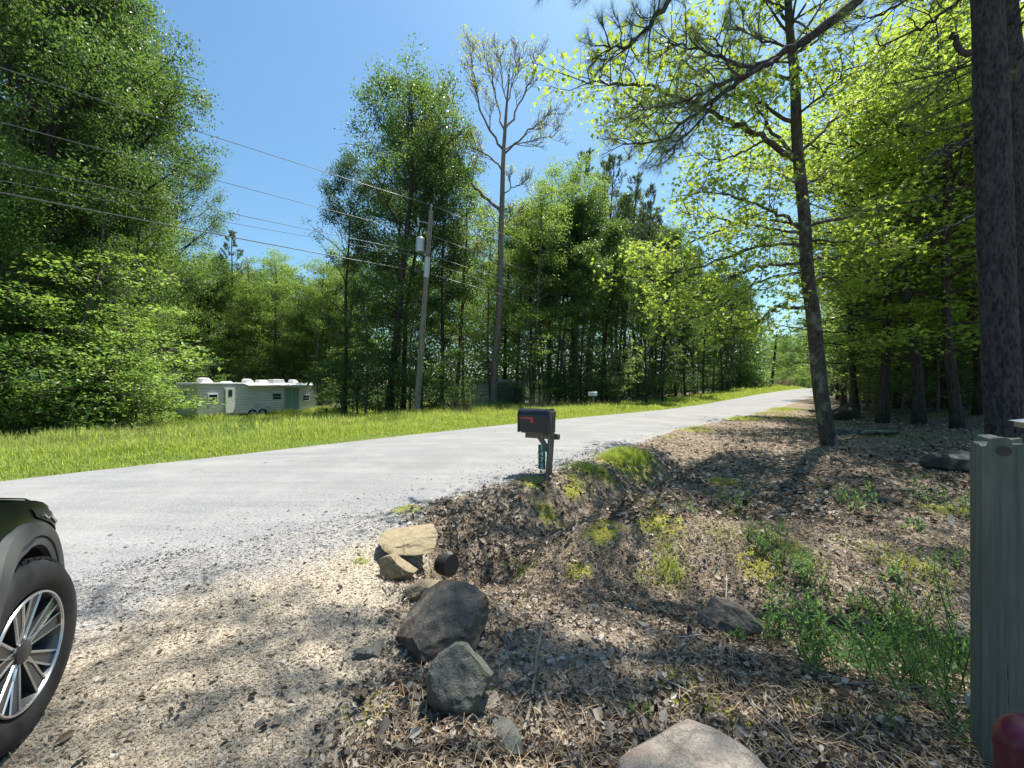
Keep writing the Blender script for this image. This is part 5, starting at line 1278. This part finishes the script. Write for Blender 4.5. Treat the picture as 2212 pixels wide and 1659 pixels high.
# rope
rp = [G(u, v) for u, v in [(1170, 1372), (1166, 1400), (1160, 1430), (1157, 1460), (1152, 1490), (1147, 1520), (1143, 1548), (1132, 1600)]]
P = smoothline([V3(p) + np.array([0, 0, .03 + .02 * math.sin(i)]) for i, p in enumerate(rp)], 22)
b = MB()
for ph in (0, 2.09, 4.18):
    a = np.arange(len(P)) * .55 + ph
    b.tube(P + np.stack([np.cos(a) * .005, 0 * a, np.sin(a) * .005], -1), .0052, 5)
o = b.obj('rope', simple('weathered_rope', (.26, .23, .18), .9), sharp=None); tag(o, 'weathered twisted rope lying over the dark gravel', 'rope')

# ================= weeds
def weed_proto(seed, n_st, h, lw, L, mat, mid='weed', lean=.35, leaves=16):
    r = np.random.RandomState(seed); sb = MB(); lb = MB()
    for i in range(n_st):
        az = r.uniform(0, 6.28); x, y = r.normal(size=2) * .045 * n_st ** .5
        P = curve((x, y, -.02), (math.cos(az) * lean, math.sin(az) * lean, 1), h * r.uniform(.6, 1.1), 6, r, .08); sb.tube(P, np.linspace(.004, .002, 7), 4, False)
        q = []; a = []
        for k in range(leaves):
            p, d = along(P, .2 + .8 * k / leaves); q.append(p); th = k * 2.4 + r.normal() * .3; up = .25 + .6 * k / leaves
            a.append(nrmz(np.array([math.cos(th), math.sin(th), up])))
        q = np.array(q); a = np.array(a); s_ = np.cross(a, UP); s_ /= np.linalg.norm(s_, axis=1)[:, None]; nn = np.cross(s_, a)
        tpl = [(0, 0, 0), (.3, lw, .04), (.7, lw * .7, -.04), (1, 0, -.2), (.7, -lw * .7, -.04), (.3, -lw, .04), (.35, 0, 0), (.7, 0, -.07)]
        fc = [[(0, 6, 1), (0, 5, 6), (2, 7, 3), (7, 4, 3)], [(1, 6, 7, 2), (6, 5, 4, 7)]]
        nz = np.cross(a, s_)
        stamp(lb, tpl, fc, q, a, s_, nz, L * r.uniform(.6, 1.15, len(q)) * (1 - .45 * np.linspace(0, 1, len(q))))
    A = sb.mesh('stem', True); A.materials.append(M['weed']); B_ = lb.mesh('leaves', False); B_.materials.append(M[mat]); return A, B_
WP = [weed_proto(1, 14, .42, .11, .13, 'weed'), weed_proto(2, 8, .34, .16, .10, 'weed'), weed_proto(3, 22, .5, .045, .10, 'weed', leaves=26), weed_proto(4, 4, .2, .22, .08, 'weed', leaves=8), weed_proto(5, 9, .3, .10, .09, 'weed', leaves=14)]
def weed(k, u, v, sc, label, cat='weed', group=None, rz=None):
    p = G(u, v); o = empty('leafy_weed', (p.x, p.y, p.z), u * .37 if rz is None else rz, label, cat, group); o.scale = (sc,) * 3
    for nm, me in zip(('stem', 'leaves'), WP[k]): c = bpy.data.objects.new(nm, me); COL.objects.link(c); c.parent = o
WG = 'leafy weeds on the near bank'
for k, u, v, sc, lab in [(0, 1800, 1455, .9, 'tallest willow leaved weed clump right of the rounded rock'), (0, 1715, 1355, .85, 'willow leaved weed clump touching the rounded rock'), (1, 1775, 1420, .9, 'dense leafy clump between the two tall weed clumps'), (0, 1870, 1440, .6, 'dark green clump at the right of the tallest weeds'), (4, 1690, 1400, .6, 'small sprig at the end of the rounded rock'),
        (2, 2070, 1500, 1.15, 'feathery green clump against the grey fence post'), (2, 2020, 1440, .85, 'feathery weed left of the clump at the fence post'), (0, 1965, 1440, .5, 'bright sprig left of the feathery clump'), (2, 2075, 1580, .8, 'lowest feathery weed near the foot of the fence post'),
        (4, 1575, 1090, .9, 'upright sprout in the middle of the litter bank'), (4, 1845, 1095, 1.3, 'green sprout below the sweetgum shadow'), (1, 1660, 1200, .7, 'pale leafy weed on the sunny bank'), (1, 1720, 1235, .75, 'spreading pale weed on the sunny bank'), (4, 1640, 1165, .8, 'pale weed left of the spreading one'), (3, 1600, 1390, .7, 'low sprout in front of the rounded rock'), (3, 1625, 1365, .8, 'broad leaved seedling against the rounded rock'),
        (4, 1760, 1270, .7, 'leafy weed above the tallest clump'), (4, 2080, 1250, 1.0, 'sunlit sprig beside the upper part of the fence post'), (3, 1940, 1260, 1.0, 'lone seedling in the dark litter'), (4, 2060, 1100, 1.2, 'bright tuft left of the fence post at the boulder'), (3, 1990, 1150, 1.0, 'small seedling below the lichen boulder'), (4, 1480, 1105, .6, 'small sprout near the ditch'), (3, 1120, 1240, .7, 'seedling in the ditch right of the culvert'), (4, 1690, 1160, .7, 'sprig left of the sweetgum shadow'), (3, 1395, 1560, .5, 'seedling behind the speckled boulder'),
        (4, 1880, 1330, .9, 'dim leafy weed in the shaded gully'), (2, 1930, 1370, .5, 'feathery weed in the shaded gully'), (4, 1980, 1350, 1.0, 'leafy weed in the gully near the fence post')]:
    weed(k, u, v, sc, lab, group=WG)
# verge plants across the road
for i, (u, v, sc, lab) in enumerate([(455, 935, 2.4, 'pale feathery bush standing in the grass verge'), (395, 930, 2.0, 'pale tall weed left of the feathery bush'), (1060, 895, 2.6, 'pale weed in front of the green shed'), (520, 945, 1.5, 'bushy weed in the grass before the trailer')]):
    weed(2, u, v, sc, lab, 'bush', 'bushy weeds on the far verge')
def brush(u, Y, w_, h, seed, label):
    r = np.random.RandomState(seed); p = gp(u, Y); b = MB()
    for i in range(130):
        az = r.uniform(0, 6.28); P = curve((r.normal() * w_ * .35, r.normal() * w_ * .3, -.05), (math.cos(az) * .5, math.sin(az) * .5, 1), h * r.uniform(.5, 1.1), 4, r, .15); b.tube(P, np.linspace(.012, .004, 5) * (Y / 25), 3, False)
    o = b.obj('dry_brush', simple('dry_stalk_%d' % seed, (.30, .235, .17), .8), sharp=None); o.location = p; tag(o, label, 'brush', 'dry brush beyond the road')
brush(1160, 24, 1.0, 1.5, 1, 'dry brown stalks beside the thin dark pole'); brush(1640, 66, 2.2, 1.9, 2, 'brown brush pile left of the distant dark pole'); brush(1690, 70, 1.8, 2.2, 3, 'reddish dry brush right of the distant dark pole'); brush(1575, 58, 1.2, 1.4, 4, 'dry reddish stalks at the end of the dark wood'); brush(1420, 33, .8, 1.0, 5, 'dry stalks at the verge right of the white mailbox'); brush(985, 21.5, .8, 1.2, 6, 'dead grey branches at the left of the green shed')

# ================= fence posts at the right edge
t_ = NT('weathered_plank'); n1 = t_.noise(34, 6, .7, t_.vec((1, 1, .03))); n2 = t_.noise(60, 3, .6, t_.vec((1, 1, .025)), .3); n3 = t_.noise(5, 5, .7, t_.vec((1, 1, .5)))
c_ = t_.ramp(n1.outputs[0], [(.3, (.085, .092, .078)), (.7, (.21, .215, .185))]); c_ = t_.mix(t_.ramp(n3.outputs[0], [(.45, (0, 0, 0)), (.7, (.6, .6, .6))]), c_, (.10, .12, .085)); c_ = t_.mix(t_.ramp(n2.outputs[0], [(.66, (0, 0, 0)), (.71, (.9, .9, .9))]), c_, (.018, .02, .018))
M['fence'] = t_.fin(t_.pbr(c_, .9, 0, t_.bump(t_.math('SUBTRACT', n1.outputs[0], n2.outputs[0]), .7, .004), .2))
M['fence_dk'] = bark('weathered_plank_dark', (.05, .055, .045), (.13, .135, .11), None, 7, .05, .5, .006)
def fence():
    Y = 1.62; bx = (2156 - 1106) / F * Y; z0 = Hs(bx, Y); root = empty('fence_post', (bx, Y, z0), math.radians(-36), 'thick weathered grey wooden fence post with chipped top at the right', 'fence post')
    top = EYE - (945 - 829.5) / F * Y - z0; w_ = .128
    n = 48; rows = 110; b = MB(); V = []; r = np.random.RandomState(3)
    per = []
    for i in range(n):
        f = i / n * 4; s_ = int(f); g = f - s_; c = [(-1, -1), (1, -1), (1, 1), (-1, 1)]; a_, b_ = c[s_], c[(s_ + 1) % 4]; x = a_[0] + (b_[0] - a_[0]) * g; y = a_[1] + (b_[1] - a_[1]) * g
        k = 1 / max(1, (abs(x) ** 40 + abs(y) ** 40) ** (1 / 40)); per.append((x * k * w_ / 2, y * k * w_ / 2))
    per = np.array(per)
    for j in range(rows):
        z = -.25 + (top + .25) * j / (rows - 1)
        groove = 1 + .03 * vnoise(np.arange(n) * 1.1, np.full(n, z * 1.5)) + .008 * vnoise(np.arange(n) * 5.1, np.full(n, z * 6))
        zz = np.full(n, z)
        if j > rows - 4: zz = z + .018 * vnoise(per[:, 0] * 40 + 3, per[:, 1] * 40) - .02 * ((per[:, 0] > .02) & (per[:, 1] < 0)) * (j - rows + 4) / 3 - .03 * (per[:, 0] < -.05) * (j - rows + 4) / 3
        V.append(np.stack([per[:, 0] * groove, per[:, 1] * groove, zz], -1))
    V = np.array(V); i = np.arange(rows - 1)[:, None] * n; j = np.arange(n)[None]; j2 = (j + 1) % n
    b.add(V, np.stack([i + j, i + j2, i + n + j2, i + n + j], -1).reshape(-1, 4)); m = V[-1].mean(0) - np.array([0, 0, .006]); k = (rows - 1) * n
    b.poly(np.vstack([V[-1], m[None]]), [(i_, (i_ + 1) % n, n) for i_ in range(n)])
    b.obj('post', M['fence'], root, sharp=25)
    b = MB(); b.tube([(-.004, -w_ / 2 - .002, top - .05), (-.004, -w_ / 2 + .01, top - .05)], .022, 12); b.obj('knot', simple('wood_knot', (.06, .055, .045), .8), root)
    # capped post behind
    Y2 = 1.95; bx2 = (2262 - 1106) / F * Y2; z2 = Hs(bx2, Y2); r2 = empty('fence_post', (bx2, Y2, z2), math.radians(-36), 'dark square gate post with pale pyramid cap at the right edge', 'fence post')
    top2 = EYE - (921 - 829.5) / F * Y2 - z2; b = MB(); b.box((0, 0, top2 / 2 - .1), (.13, .13, top2 + .1)); b.obj('post', M['fence_dk'], r2, bevel=.004)
    b = MB(); b.box((0, 0, top2 + .002), (.165, .165, .03)); b.obj('cap_base', simple('cap_green', (.20, .22, .12), .4), r2)
    b = MB(); b.box((0, 0, top2 + .033), (.20, .20, .028), taper=.15); b.obj('cap', simple('cap_white', (.62, .64, .66), .35), r2)
    # low post with a pale band
    p = gp(2126, 6.6); r3 = empty('bucket', p, 0, 'dark bucket with pale rim bands between the lichen boulder and the grey fence post', 'bucket')
    b = MB(); b.tube([(0, 0, 0), (0, 0, .25), (0, 0, .44)], (.15, .18, .20), 28); b.obj('bucket_wall', simple('navy_plastic', (.03, .038, .05), .5), r3)
    b = MB(); b.tube([(0, 0, .40), (0, 0, .415)], (.205, .205), 28); b.obj('rim_band', simple('pale_band', (.45, .5, .55), .5), r3)
    b = MB(); b.tube([(0, 0, .35), (0, 0, .36)], (.20, .20), 28); b.obj('rim_band', simple('pale_band_low', (.35, .4, .45), .5), r3)
    # maroon rounded thing at the corner
    Y4 = 1.12; x4 = (2240 - 1106) / F * Y4; zt = EYE - (1560 - 829.5) / F * Y4; z4 = Hs(x4, Y4); r4 = empty('plastic_drum', (x4, Y4, z4), 0, 'glossy maroon plastic drum with domed lid at the bottom right corner', 'drum')
    h4 = zt - z4; R4 = .082; mr = simple('maroon_plastic', (.10, .006, .028), .35, 0, .1, 4, coat=.1)
    b = MB(); zs = [(-.02, .8), (.02, .96), (h4 * .5, 1.0), (h4 - .12, 1.0)]; b.tube([(0, 0, z) for z, k in zs], [R4 * k for z, k in zs], 40, True); bd = b.obj('body', mr, r4)
    b = MB(); zs = [(h4 - .118, 1.03), (h4 - .10, 1.04), (h4 - .07, 1.0), (h4 - .035, .84), (h4 - .012, .55), (h4, .15)]; b.tube([(0, 0, z) for z, k in zs], [R4 * k for z, k in zs], 40, True); b.obj('lid', mr, r4)
    q4 = W(2130, 1520, 1.95); z5 = Hs(q4.x, q4.y); b = MB(); b.box((0, 0, .03), (.14, .10, .07), Matrix.Rotation(.4, 3, 'Z')); o = b.obj('paver_block', simple('pale_concrete', (.5, .5, .48), .8, 0, .1, 40), bevel=.004); o.location = (q4.x, q4.y, max(z5, q4.z - .03)); tag(o, 'small pale concrete block at the foot of the grey fence post', 'block')
fence()

# ================= sport utility vehicle
def suv():
    hd = math.radians(131); fw = Vector((math.cos(hd), math.sin(hd), 0)); WC = Vector((-2.18, 1.69, 0))
    zb = Hs(-2.3, 1.8) - .01
    # root frame: x forward, y to the vehicle's left; right flank at y=0 (wheel face), so the body spans y 0..1.9
    root = empty('parked_suv', (WC.x, WC.y, zb), hd, 'dark green black utility vehicle with grey wheel arch trim parked at the left edge', 'suv')
    paint = simple('dark_green_paint', (.004, .006, .0055), .3, 0, .05, 2, coat=.0, spec=.12); clad = simple('grey_cladding', (.065, .070, .067), .55, 0, .06, 30); clad2 = simple('dark_cladding', (.055, .06, .07), .4); black = simple('arch_black', (.004, .004, .004), .9); glass = simple('tinted_glass', (.01, .012, .014), .05, coat=1); chrome = simple('satin_metal', (.62, .63, .64), .25, .9, .03); rub = simple('tyre_rubber', (.018, .018, .019), .75, 0, .2, 25, bump=.3)
    RW = .392; AX = -2.95; FR = .84; RE = -3.85; Wd = 1.93; wz = .40
    def side_y(x, z):   # inward offset of the flank
        y = .035 + .10 * np.clip((z - .75) / .35, 0, 1) ** 2.2 + .03 * np.clip((.45 - z) / .2, 0, 1)
        y = y + .30 * np.clip((x - .50) / .36, 0, 1) ** 2.0 + .10 * np.clip((-3.3 - x) / .5, 0, 1) ** 2
        return y
    def top_z(x): return np.interp(x, [-3.9, -2.9, -1.2, -.6, 0, .45, .7, .84], [1.16, 1.18, 1.17, 1.14, 1.10, .98, .84, .75])
    def fan(cx, xa, xb):  # ring grid from arch to panel outline
        b = MB(); n = 96; th = np.linspace(math.radians(-18), math.radians(198), n); K = np.linspace(0, 1, 14); V = []
        for k in K:
            row = []
            for t in th:
                dx, dz = math.cos(t), math.sin(t); r0 = .455
                R_ = 9
                if dx > 1e-6: R_ = min(R_, (xb - cx) / dx)
                if dx < -1e-6: R_ = min(R_, (xa - cx) / dx)
                if dz < -1e-6: R_ = min(R_, (wz - .27) / -dz)
                for _ in range(14):
                    zt = float(top_z(cx + R_ * dx)) - wz
                    if dz > 1e-6 and R_ * dz > zt: R_ = .5 * R_ + .5 * zt / dz
                if dz > 1e-6: R_ = min(R_, (float(top_z(cx + R_ * dx)) - wz) / dz)
                rr_ = r0 + (max(R_, r0 + .001) - r0) * k; x = cx + rr_ * dx; z = wz + rr_ * dz; row.append((x, float(side_y(x, z)), z))
            V.append(row)
        V = np.array(V); m = n; i = np.arange(len(K) - 1)[:, None] * m; j = np.arange(m - 1)[None]
        q = np.stack([i + j, i + j + 1, i + m + j + 1, i + m + j], -1).reshape(-1, 4)
        return V.reshape(-1, 3), q
    def mir(V): V = V.copy(); V[:, 1] = Wd - V[:, 1]; return V
    b = MB()
    for cx, xa, xb in ((0, -.92, FR), (AX, RE, -2.05)):
        V, q = fan(cx, xa, xb); b.add(V, q); b.add(mir(V), q[:, ::-1])
    xs = np.linspace(-2.05, -.92, 12); zs = np.linspace(.27, 1, 12); V = np.array([[(x, float(side_y(x, .27 + (float(top_z(x)) - .27) * k)), .27 + (float(top_z(x)) - .27) * k) for x in xs] for k in np.linspace(0, 1, 12)]); i = np.arange(11)[:, None] * 12; j = np.arange(11)[None]; q = np.stack([i + j, i + 12 + j, i + 12 + j + 1, i + j + 1], -1).reshape(-1, 4); V = V.reshape(-1, 3); b.add(V, q); b.add(mir(V), q[:, ::-1])
    # nose and tail
    for x_ in (FR, RE):
        ys = np.linspace(float(side_y(x_, .6)), Wd - float(side_y(x_, .6)), 16); ks = np.linspace(0, 1, 10); zt = float(top_z(x_)); V = np.array([[(x_ + (.10 if x_ > 0 else -.08) * (1 - (2 * (y - Wd / 2) / Wd) ** 2) * (1 - .4 * k), y, .27 + (zt - .27) * k) for y in ys] for k in ks]).reshape(-1, 3)
        i = np.arange(9)[:, None] * 16; j = np.arange(15)[None]; q = np.stack([i + j, i + j + 1, i + 16 + j + 1, i + 16 + j], -1).reshape(-1, 4); b.add(V, q if x_ > 0 else q[:, ::-1])
    b.obj('body', paint, root, sharp=60)
    # hood
    b = MB(); xs = np.linspace(-.95, FR, 26); ks = np.linspace(0, 1, 24); V = np.array([[(x, float(side_y(x, float(top_z(x)))) + (Wd - 2 * float(side_y(x, float(top_z(x))))) * k, float(top_z(x)) + .006 + .055 * (math.sin(PI * k)) ** .5) for k in ks] for x in xs]).reshape(-1, 3)
    i = np.arange(25)[:, None] * 24; j = np.arange(23)[None]; b.add(V, np.stack([i + j, i + 24 + j, i + 24 + j + 1, i + j + 1], -1).reshape(-1, 4)[:, ::-1]); b.obj('hood', paint, root, sharp=50)
    # hood seam
    b = MB(); b.tube([(x, float(side_y(x, float(top_z(x)))) + .045, float(top_z(x)) + .024) for x in np.linspace(-.9, .6, 20)], .004, 5); b.obj('hood_seam', black, root)
    # arches
    def arch(cx, mirr, r0, r1, d0, d1, mat, nm, t0=-14, t1=194):
        b = MB(); n = 60; th = np.radians(np.linspace(t0, t1, n)); V = []
        for t in th:
            sq = 1 + .05 * abs(math.sin(2 * t)) ; 
            for rr_, dd in ((r0, .10), (r0, d0 - .0), ((r0 + r1) / 2, d1), (r1, d0), (r1 + .004, .09)):
                R_ = rr_ * sq; x = cx + R_ * math.cos(t); z = wz + R_ * math.sin(t); sy_ = float(side_y(x, z)); 
                y = sy_ + .06 if dd > .08 else sy_ - dd
                V.append((x, (Wd - y) if mirr else y, z))
        m = 5; f = [(k * m + l, k * m + l + 1, (k + 1) * m + l + 1, (k + 1) * m + l) for k in range(n - 1) for l in range(m - 1)]
        b.poly(V, f if mirr else [q_[::-1] for q_ in f]); return b.obj(nm, mat, root, sharp=35)
    for cx in (0, AX):
        for mirr in (False, True):
            arch(cx, mirr, .485, .550, .030, .040, clad, 'wheel_arch_trim'); arch(cx, mirr, .445, .490, .018, .028, clad2, 'arch_lip')
            b = MB(); n = 40; th = np.radians(np.linspace(-20, 200, n)); V = []
            for t in th:
                for y in (.05, .38): V.append((cx + .455 * math.cos(t), Wd - y if mirr else y, wz + .455 * math.sin(t)))
            V.append((cx, Wd - .38 if mirr else .38, wz)); f = [(2 * k, 2 * k + 1, 2 * k + 3, 2 * k + 2) for k in range(n - 1)] + [(2 * k + 1, len(V) - 1, 2 * k + 3) for k in range(n - 1)]
            b.poly(V, f); b.obj('arch_liner', black, root, sharp=None)
    # sill and bumper cladding
    b = MB(); b.box(((AX) / 2, .065, .38), (1.92, .07, .22)); b.box(((AX) / 2, Wd - .065, .38), (1.92, .07, .22)); b.obj('sill_trim', clad, root, bevel=.02)
    b = MB(); b.box((FR - .03, Wd / 2, .40), (.22, 1.2, .24)); b.obj('front_bumper', clad, root, bevel=.04)
    for mirr in (0, 1):   # head lamps wrap the front corner
        b = MB(); V = []; n = 16
        for k in range(n):
            x = .30 + .50 * k / (n - 1); zt = float(top_z(x)) - .035
            for l in range(5):
                z = zt - .15 * (.35 + .65 * k / (n - 1)) * l / 4; y = float(side_y(x, z)) - .006; V.append((x, Wd - y if mirr else y, z))
        f = [(k * 5 + l, (k + 1) * 5 + l, (k + 1) * 5 + l + 1, k * 5 + l + 1) for k in range(n - 1) for l in range(4)]; b.poly(V, f if mirr else [q_[::-1] for q_ in f])
        hl = b.obj('headlight', simple('lamp_lens', (.012, .014, .016), .35, 0, .1, 4, spec=.2), root, sharp=None)
        b = MB(); L_ = []
        for k in range(16):
            x = .36 + .42 * k / 15; z = float(top_z(x)) - .085 + .012 * math.sin(k * 1.9); y = float(side_y(x, z)) - .010; L_.append((x, Wd - y if mirr else y, z))
        b.tube(L_, .006, 5); b.obj('lens_reflection_streak', chrome, hl)  # wavy chrome streak modelled in place of reflections on the lamp lens
    # cabin
    b = MB(); sec = [(-.95, 1.10, .16), (-1.75, 1.68, .30), (-2.2, 1.74, .31), (-3.2, 1.72, .31), (-3.75, 1.15, .2)]
    V = []
    for x, z, iy in sec: V += [(x, iy, z), (x, Wd - iy, z)]
    for x, z, iy in sec: V += [(x, .13, 1.08), (x, Wd - .13, 1.08)]
    f = [(2 * k, 2 * k + 1, 2 * k + 3, 2 * k + 2) for k in range(4)] + [(2 * k, 2 * k + 2, 2 * k + 12, 2 * k + 10) for k in range(4)] + [(2 * k + 1, 2 * k + 11, 2 * k + 13, 2 * k + 3) for k in range(4)]
    b.poly(V, f); b.obj('windows', glass, root, smooth=False)
    b = MB(); b.box((-2.45, Wd / 2, 1.745), (1.6, 1.32, .05)); b.obj('roof', paint, root, bevel=.02)
    b = MB(); b.box((-1.95, -.10, 1.2), (.14, .22, .17)); b.obj('side_mirror', paint, root, bevel=.04)
    # wheels
    def wheel(cx, y, steer, mirr):
        e = bpy.data.objects.new('wheel', None); COL.objects.link(e); e.parent = root; e.location = (cx, y, wz - .0); e.rotation_euler = (0, 0, steer + (PI if mirr else 0))
        # local: face at y=0 looking to -y, tyre goes to +y
        b = MB(); n = 120
        pr = [(.245, .018), (.262, .004), (.30, -.012), (.345, -.008), (.372, .008), (.386, .03), (.392, .06), (.392, .20), (.386, .235), (.36, .255), (.30, .262), (.245, .25)]
        V = []
        for k in range(n):
            a = 2 * PI * k / n
            for l, (r_, yy) in enumerate(pr):
                rr_ = r_
                if l in (5, 6, 7, 8) and k % 4 == 0: rr_ -= .010
                if l == 4 and k % 4 < 2: rr_ -= .004
                V.append((rr_ * math.cos(a), yy, rr_ * math.sin(a)))
        m = len(pr); b.poly(V, [(k * m + l, k * m + l + 1, ((k + 1) % n) * m + l + 1, ((k + 1) % n) * m + l) for k in range(n) for l in range(m - 1)]); b.obj('tyre', rub, e, sharp=30)
        # tread blocks
        b = MB()
        for k in range(56):
            a = 2 * PI * (k + .5) / 56
            for yy, da in ((.052, 0), (.105, .05), (.16, 0), (.212, .05)):
                R_ = Matrix.Rotation(-(a + da) + PI / 2, 3, 'Y') @ Matrix.Rotation(.25 if yy in (.105, .16) else 0, 3, 'Z'); b.box((.3945 * math.cos(a + da), yy, .3945 * math.sin(a + da)), (.033, .044, .012), R_)
        b.obj('tread', rub, e)
        rm = simple('rim_dark', (.10, .105, .11), .35, .6, .05)
        # rim barrel
        b = MB(); n = 80; pr2 = [(.246, .006), (.240, .004), (.232, .02), (.226, .05), (.215, .12), (.215, .22)]; m = len(pr2)
        V = [(r_ * math.cos(2 * PI * k / n), yy, r_ * math.sin(2 * PI * k / n)) for k in range(n) for r_, yy in pr2]; b.poly(V, [(k * m + l, k * m + l + 1, ((k + 1) % n) * m + l + 1, ((k + 1) % n) * m + l) for k in range(n) for l in range(m - 1)]); rim = b.obj('rim', rm, e, sharp=40)
        b = MB(); n = 80; V = []
        for k in range(n):
            a = 2 * PI * k / n
            for r_, yy in ((.2475, .004), (.2440, -.002), (.2370, -.002), (.2345, .006)): V.append((r_ * math.cos(a), yy, r_ * math.sin(a)))
        b.poly(V, [(k * 4 + l, k * 4 + l + 1, ((k + 1) % n) * 4 + l + 1, ((k + 1) % n) * 4 + l) for k in range(n) for l in range(3)]); b.obj('rim_edge', chrome, e)
        # backing disc (brake) seen between the spokes
        b = MB(); b.tube([(0, .10, 0), (0, .12, 0)], (.17, .17), 40); b.obj('brake_disc', simple('brake', (.12, .11, .10), .5, .6), e)
        b = MB(); b.tube([(0, .13, 0), (0, .135, 0)], (.215, .215), 40); b.obj('dust_shield', black, e)
        # five pairs of spokes: dark face with bright machined edges
        db = MB(); ed = MB()
        for k in range(5):
            a0 = 2 * PI * k / 5 + .32
            for sgn in (-1, 1):
                pts = [(.045, a0 + sgn * .10), (.10, a0 + sgn * .18), (.238, a0 + sgn * .25)]; wd = [.015, .022, .034]
                V = []; 
                for (r_, a), w_ in zip(pts, wd):
                    c = np.array([r_ * math.cos(a), 0, r_ * math.sin(a)]); tdir = np.array([-math.sin(a), 0, math.cos(a)]); yy = .012 + .028 * (1 - r_ / .238)
                    V += [c - tdir * w_ + [0, yy, 0], c + tdir * w_ + [0, yy, 0], c + tdir * w_ * .7 + [0, yy + .05, 0], c - tdir * w_ * .7 + [0, yy + .05, 0]]
                db.poly(V, [(0, 4, 5, 1), (4, 8, 9, 5), (1, 5, 6, 2), (5, 9, 10, 6), (3, 7, 4, 0), (7, 11, 8, 4)])
                for s2 in (-1, 1):
                    L_ = []
                    for (r_, a), w_ in zip(pts, wd):
                        c = np.array([r_ * math.cos(a), 0, r_ * math.sin(a)]); tdir = np.array([-math.sin(a), 0, math.cos(a)]); yy = .010 + .028 * (1 - r_ / .238); L_.append(c + tdir * w_ * s2 * .92 + [0, yy, 0])
                    ed.tube(L_, .0055 if s2 == sgn else .0045, 5)
        db.obj('spokes', rm, e, smooth=False); ed.obj('spoke_edges', chrome, e)
        b = MB(); b.tube([(0, .06, 0), (0, .022, 0), (0, .012, 0)], (.052, .048, .030), 30); b.obj('hub_cap', simple('hub_dark', (.06, .06, .065), .35, .5), e)
        for k in range(5):
            b = MB(); a = 2 * PI * k / 5; b.tube([(.056 * math.cos(a), .05, .056 * math.sin(a)), (.056 * math.cos(a), .026, .056 * math.sin(a))], (.010, .009), 6)
            b.obj('lug_nut', chrome, e)
    wheel(0, .01, math.radians(-13), False); wheel(AX, .0, 0, False); wheel(0, Wd, 0, True); wheel(AX, Wd, 0, True)
suv()
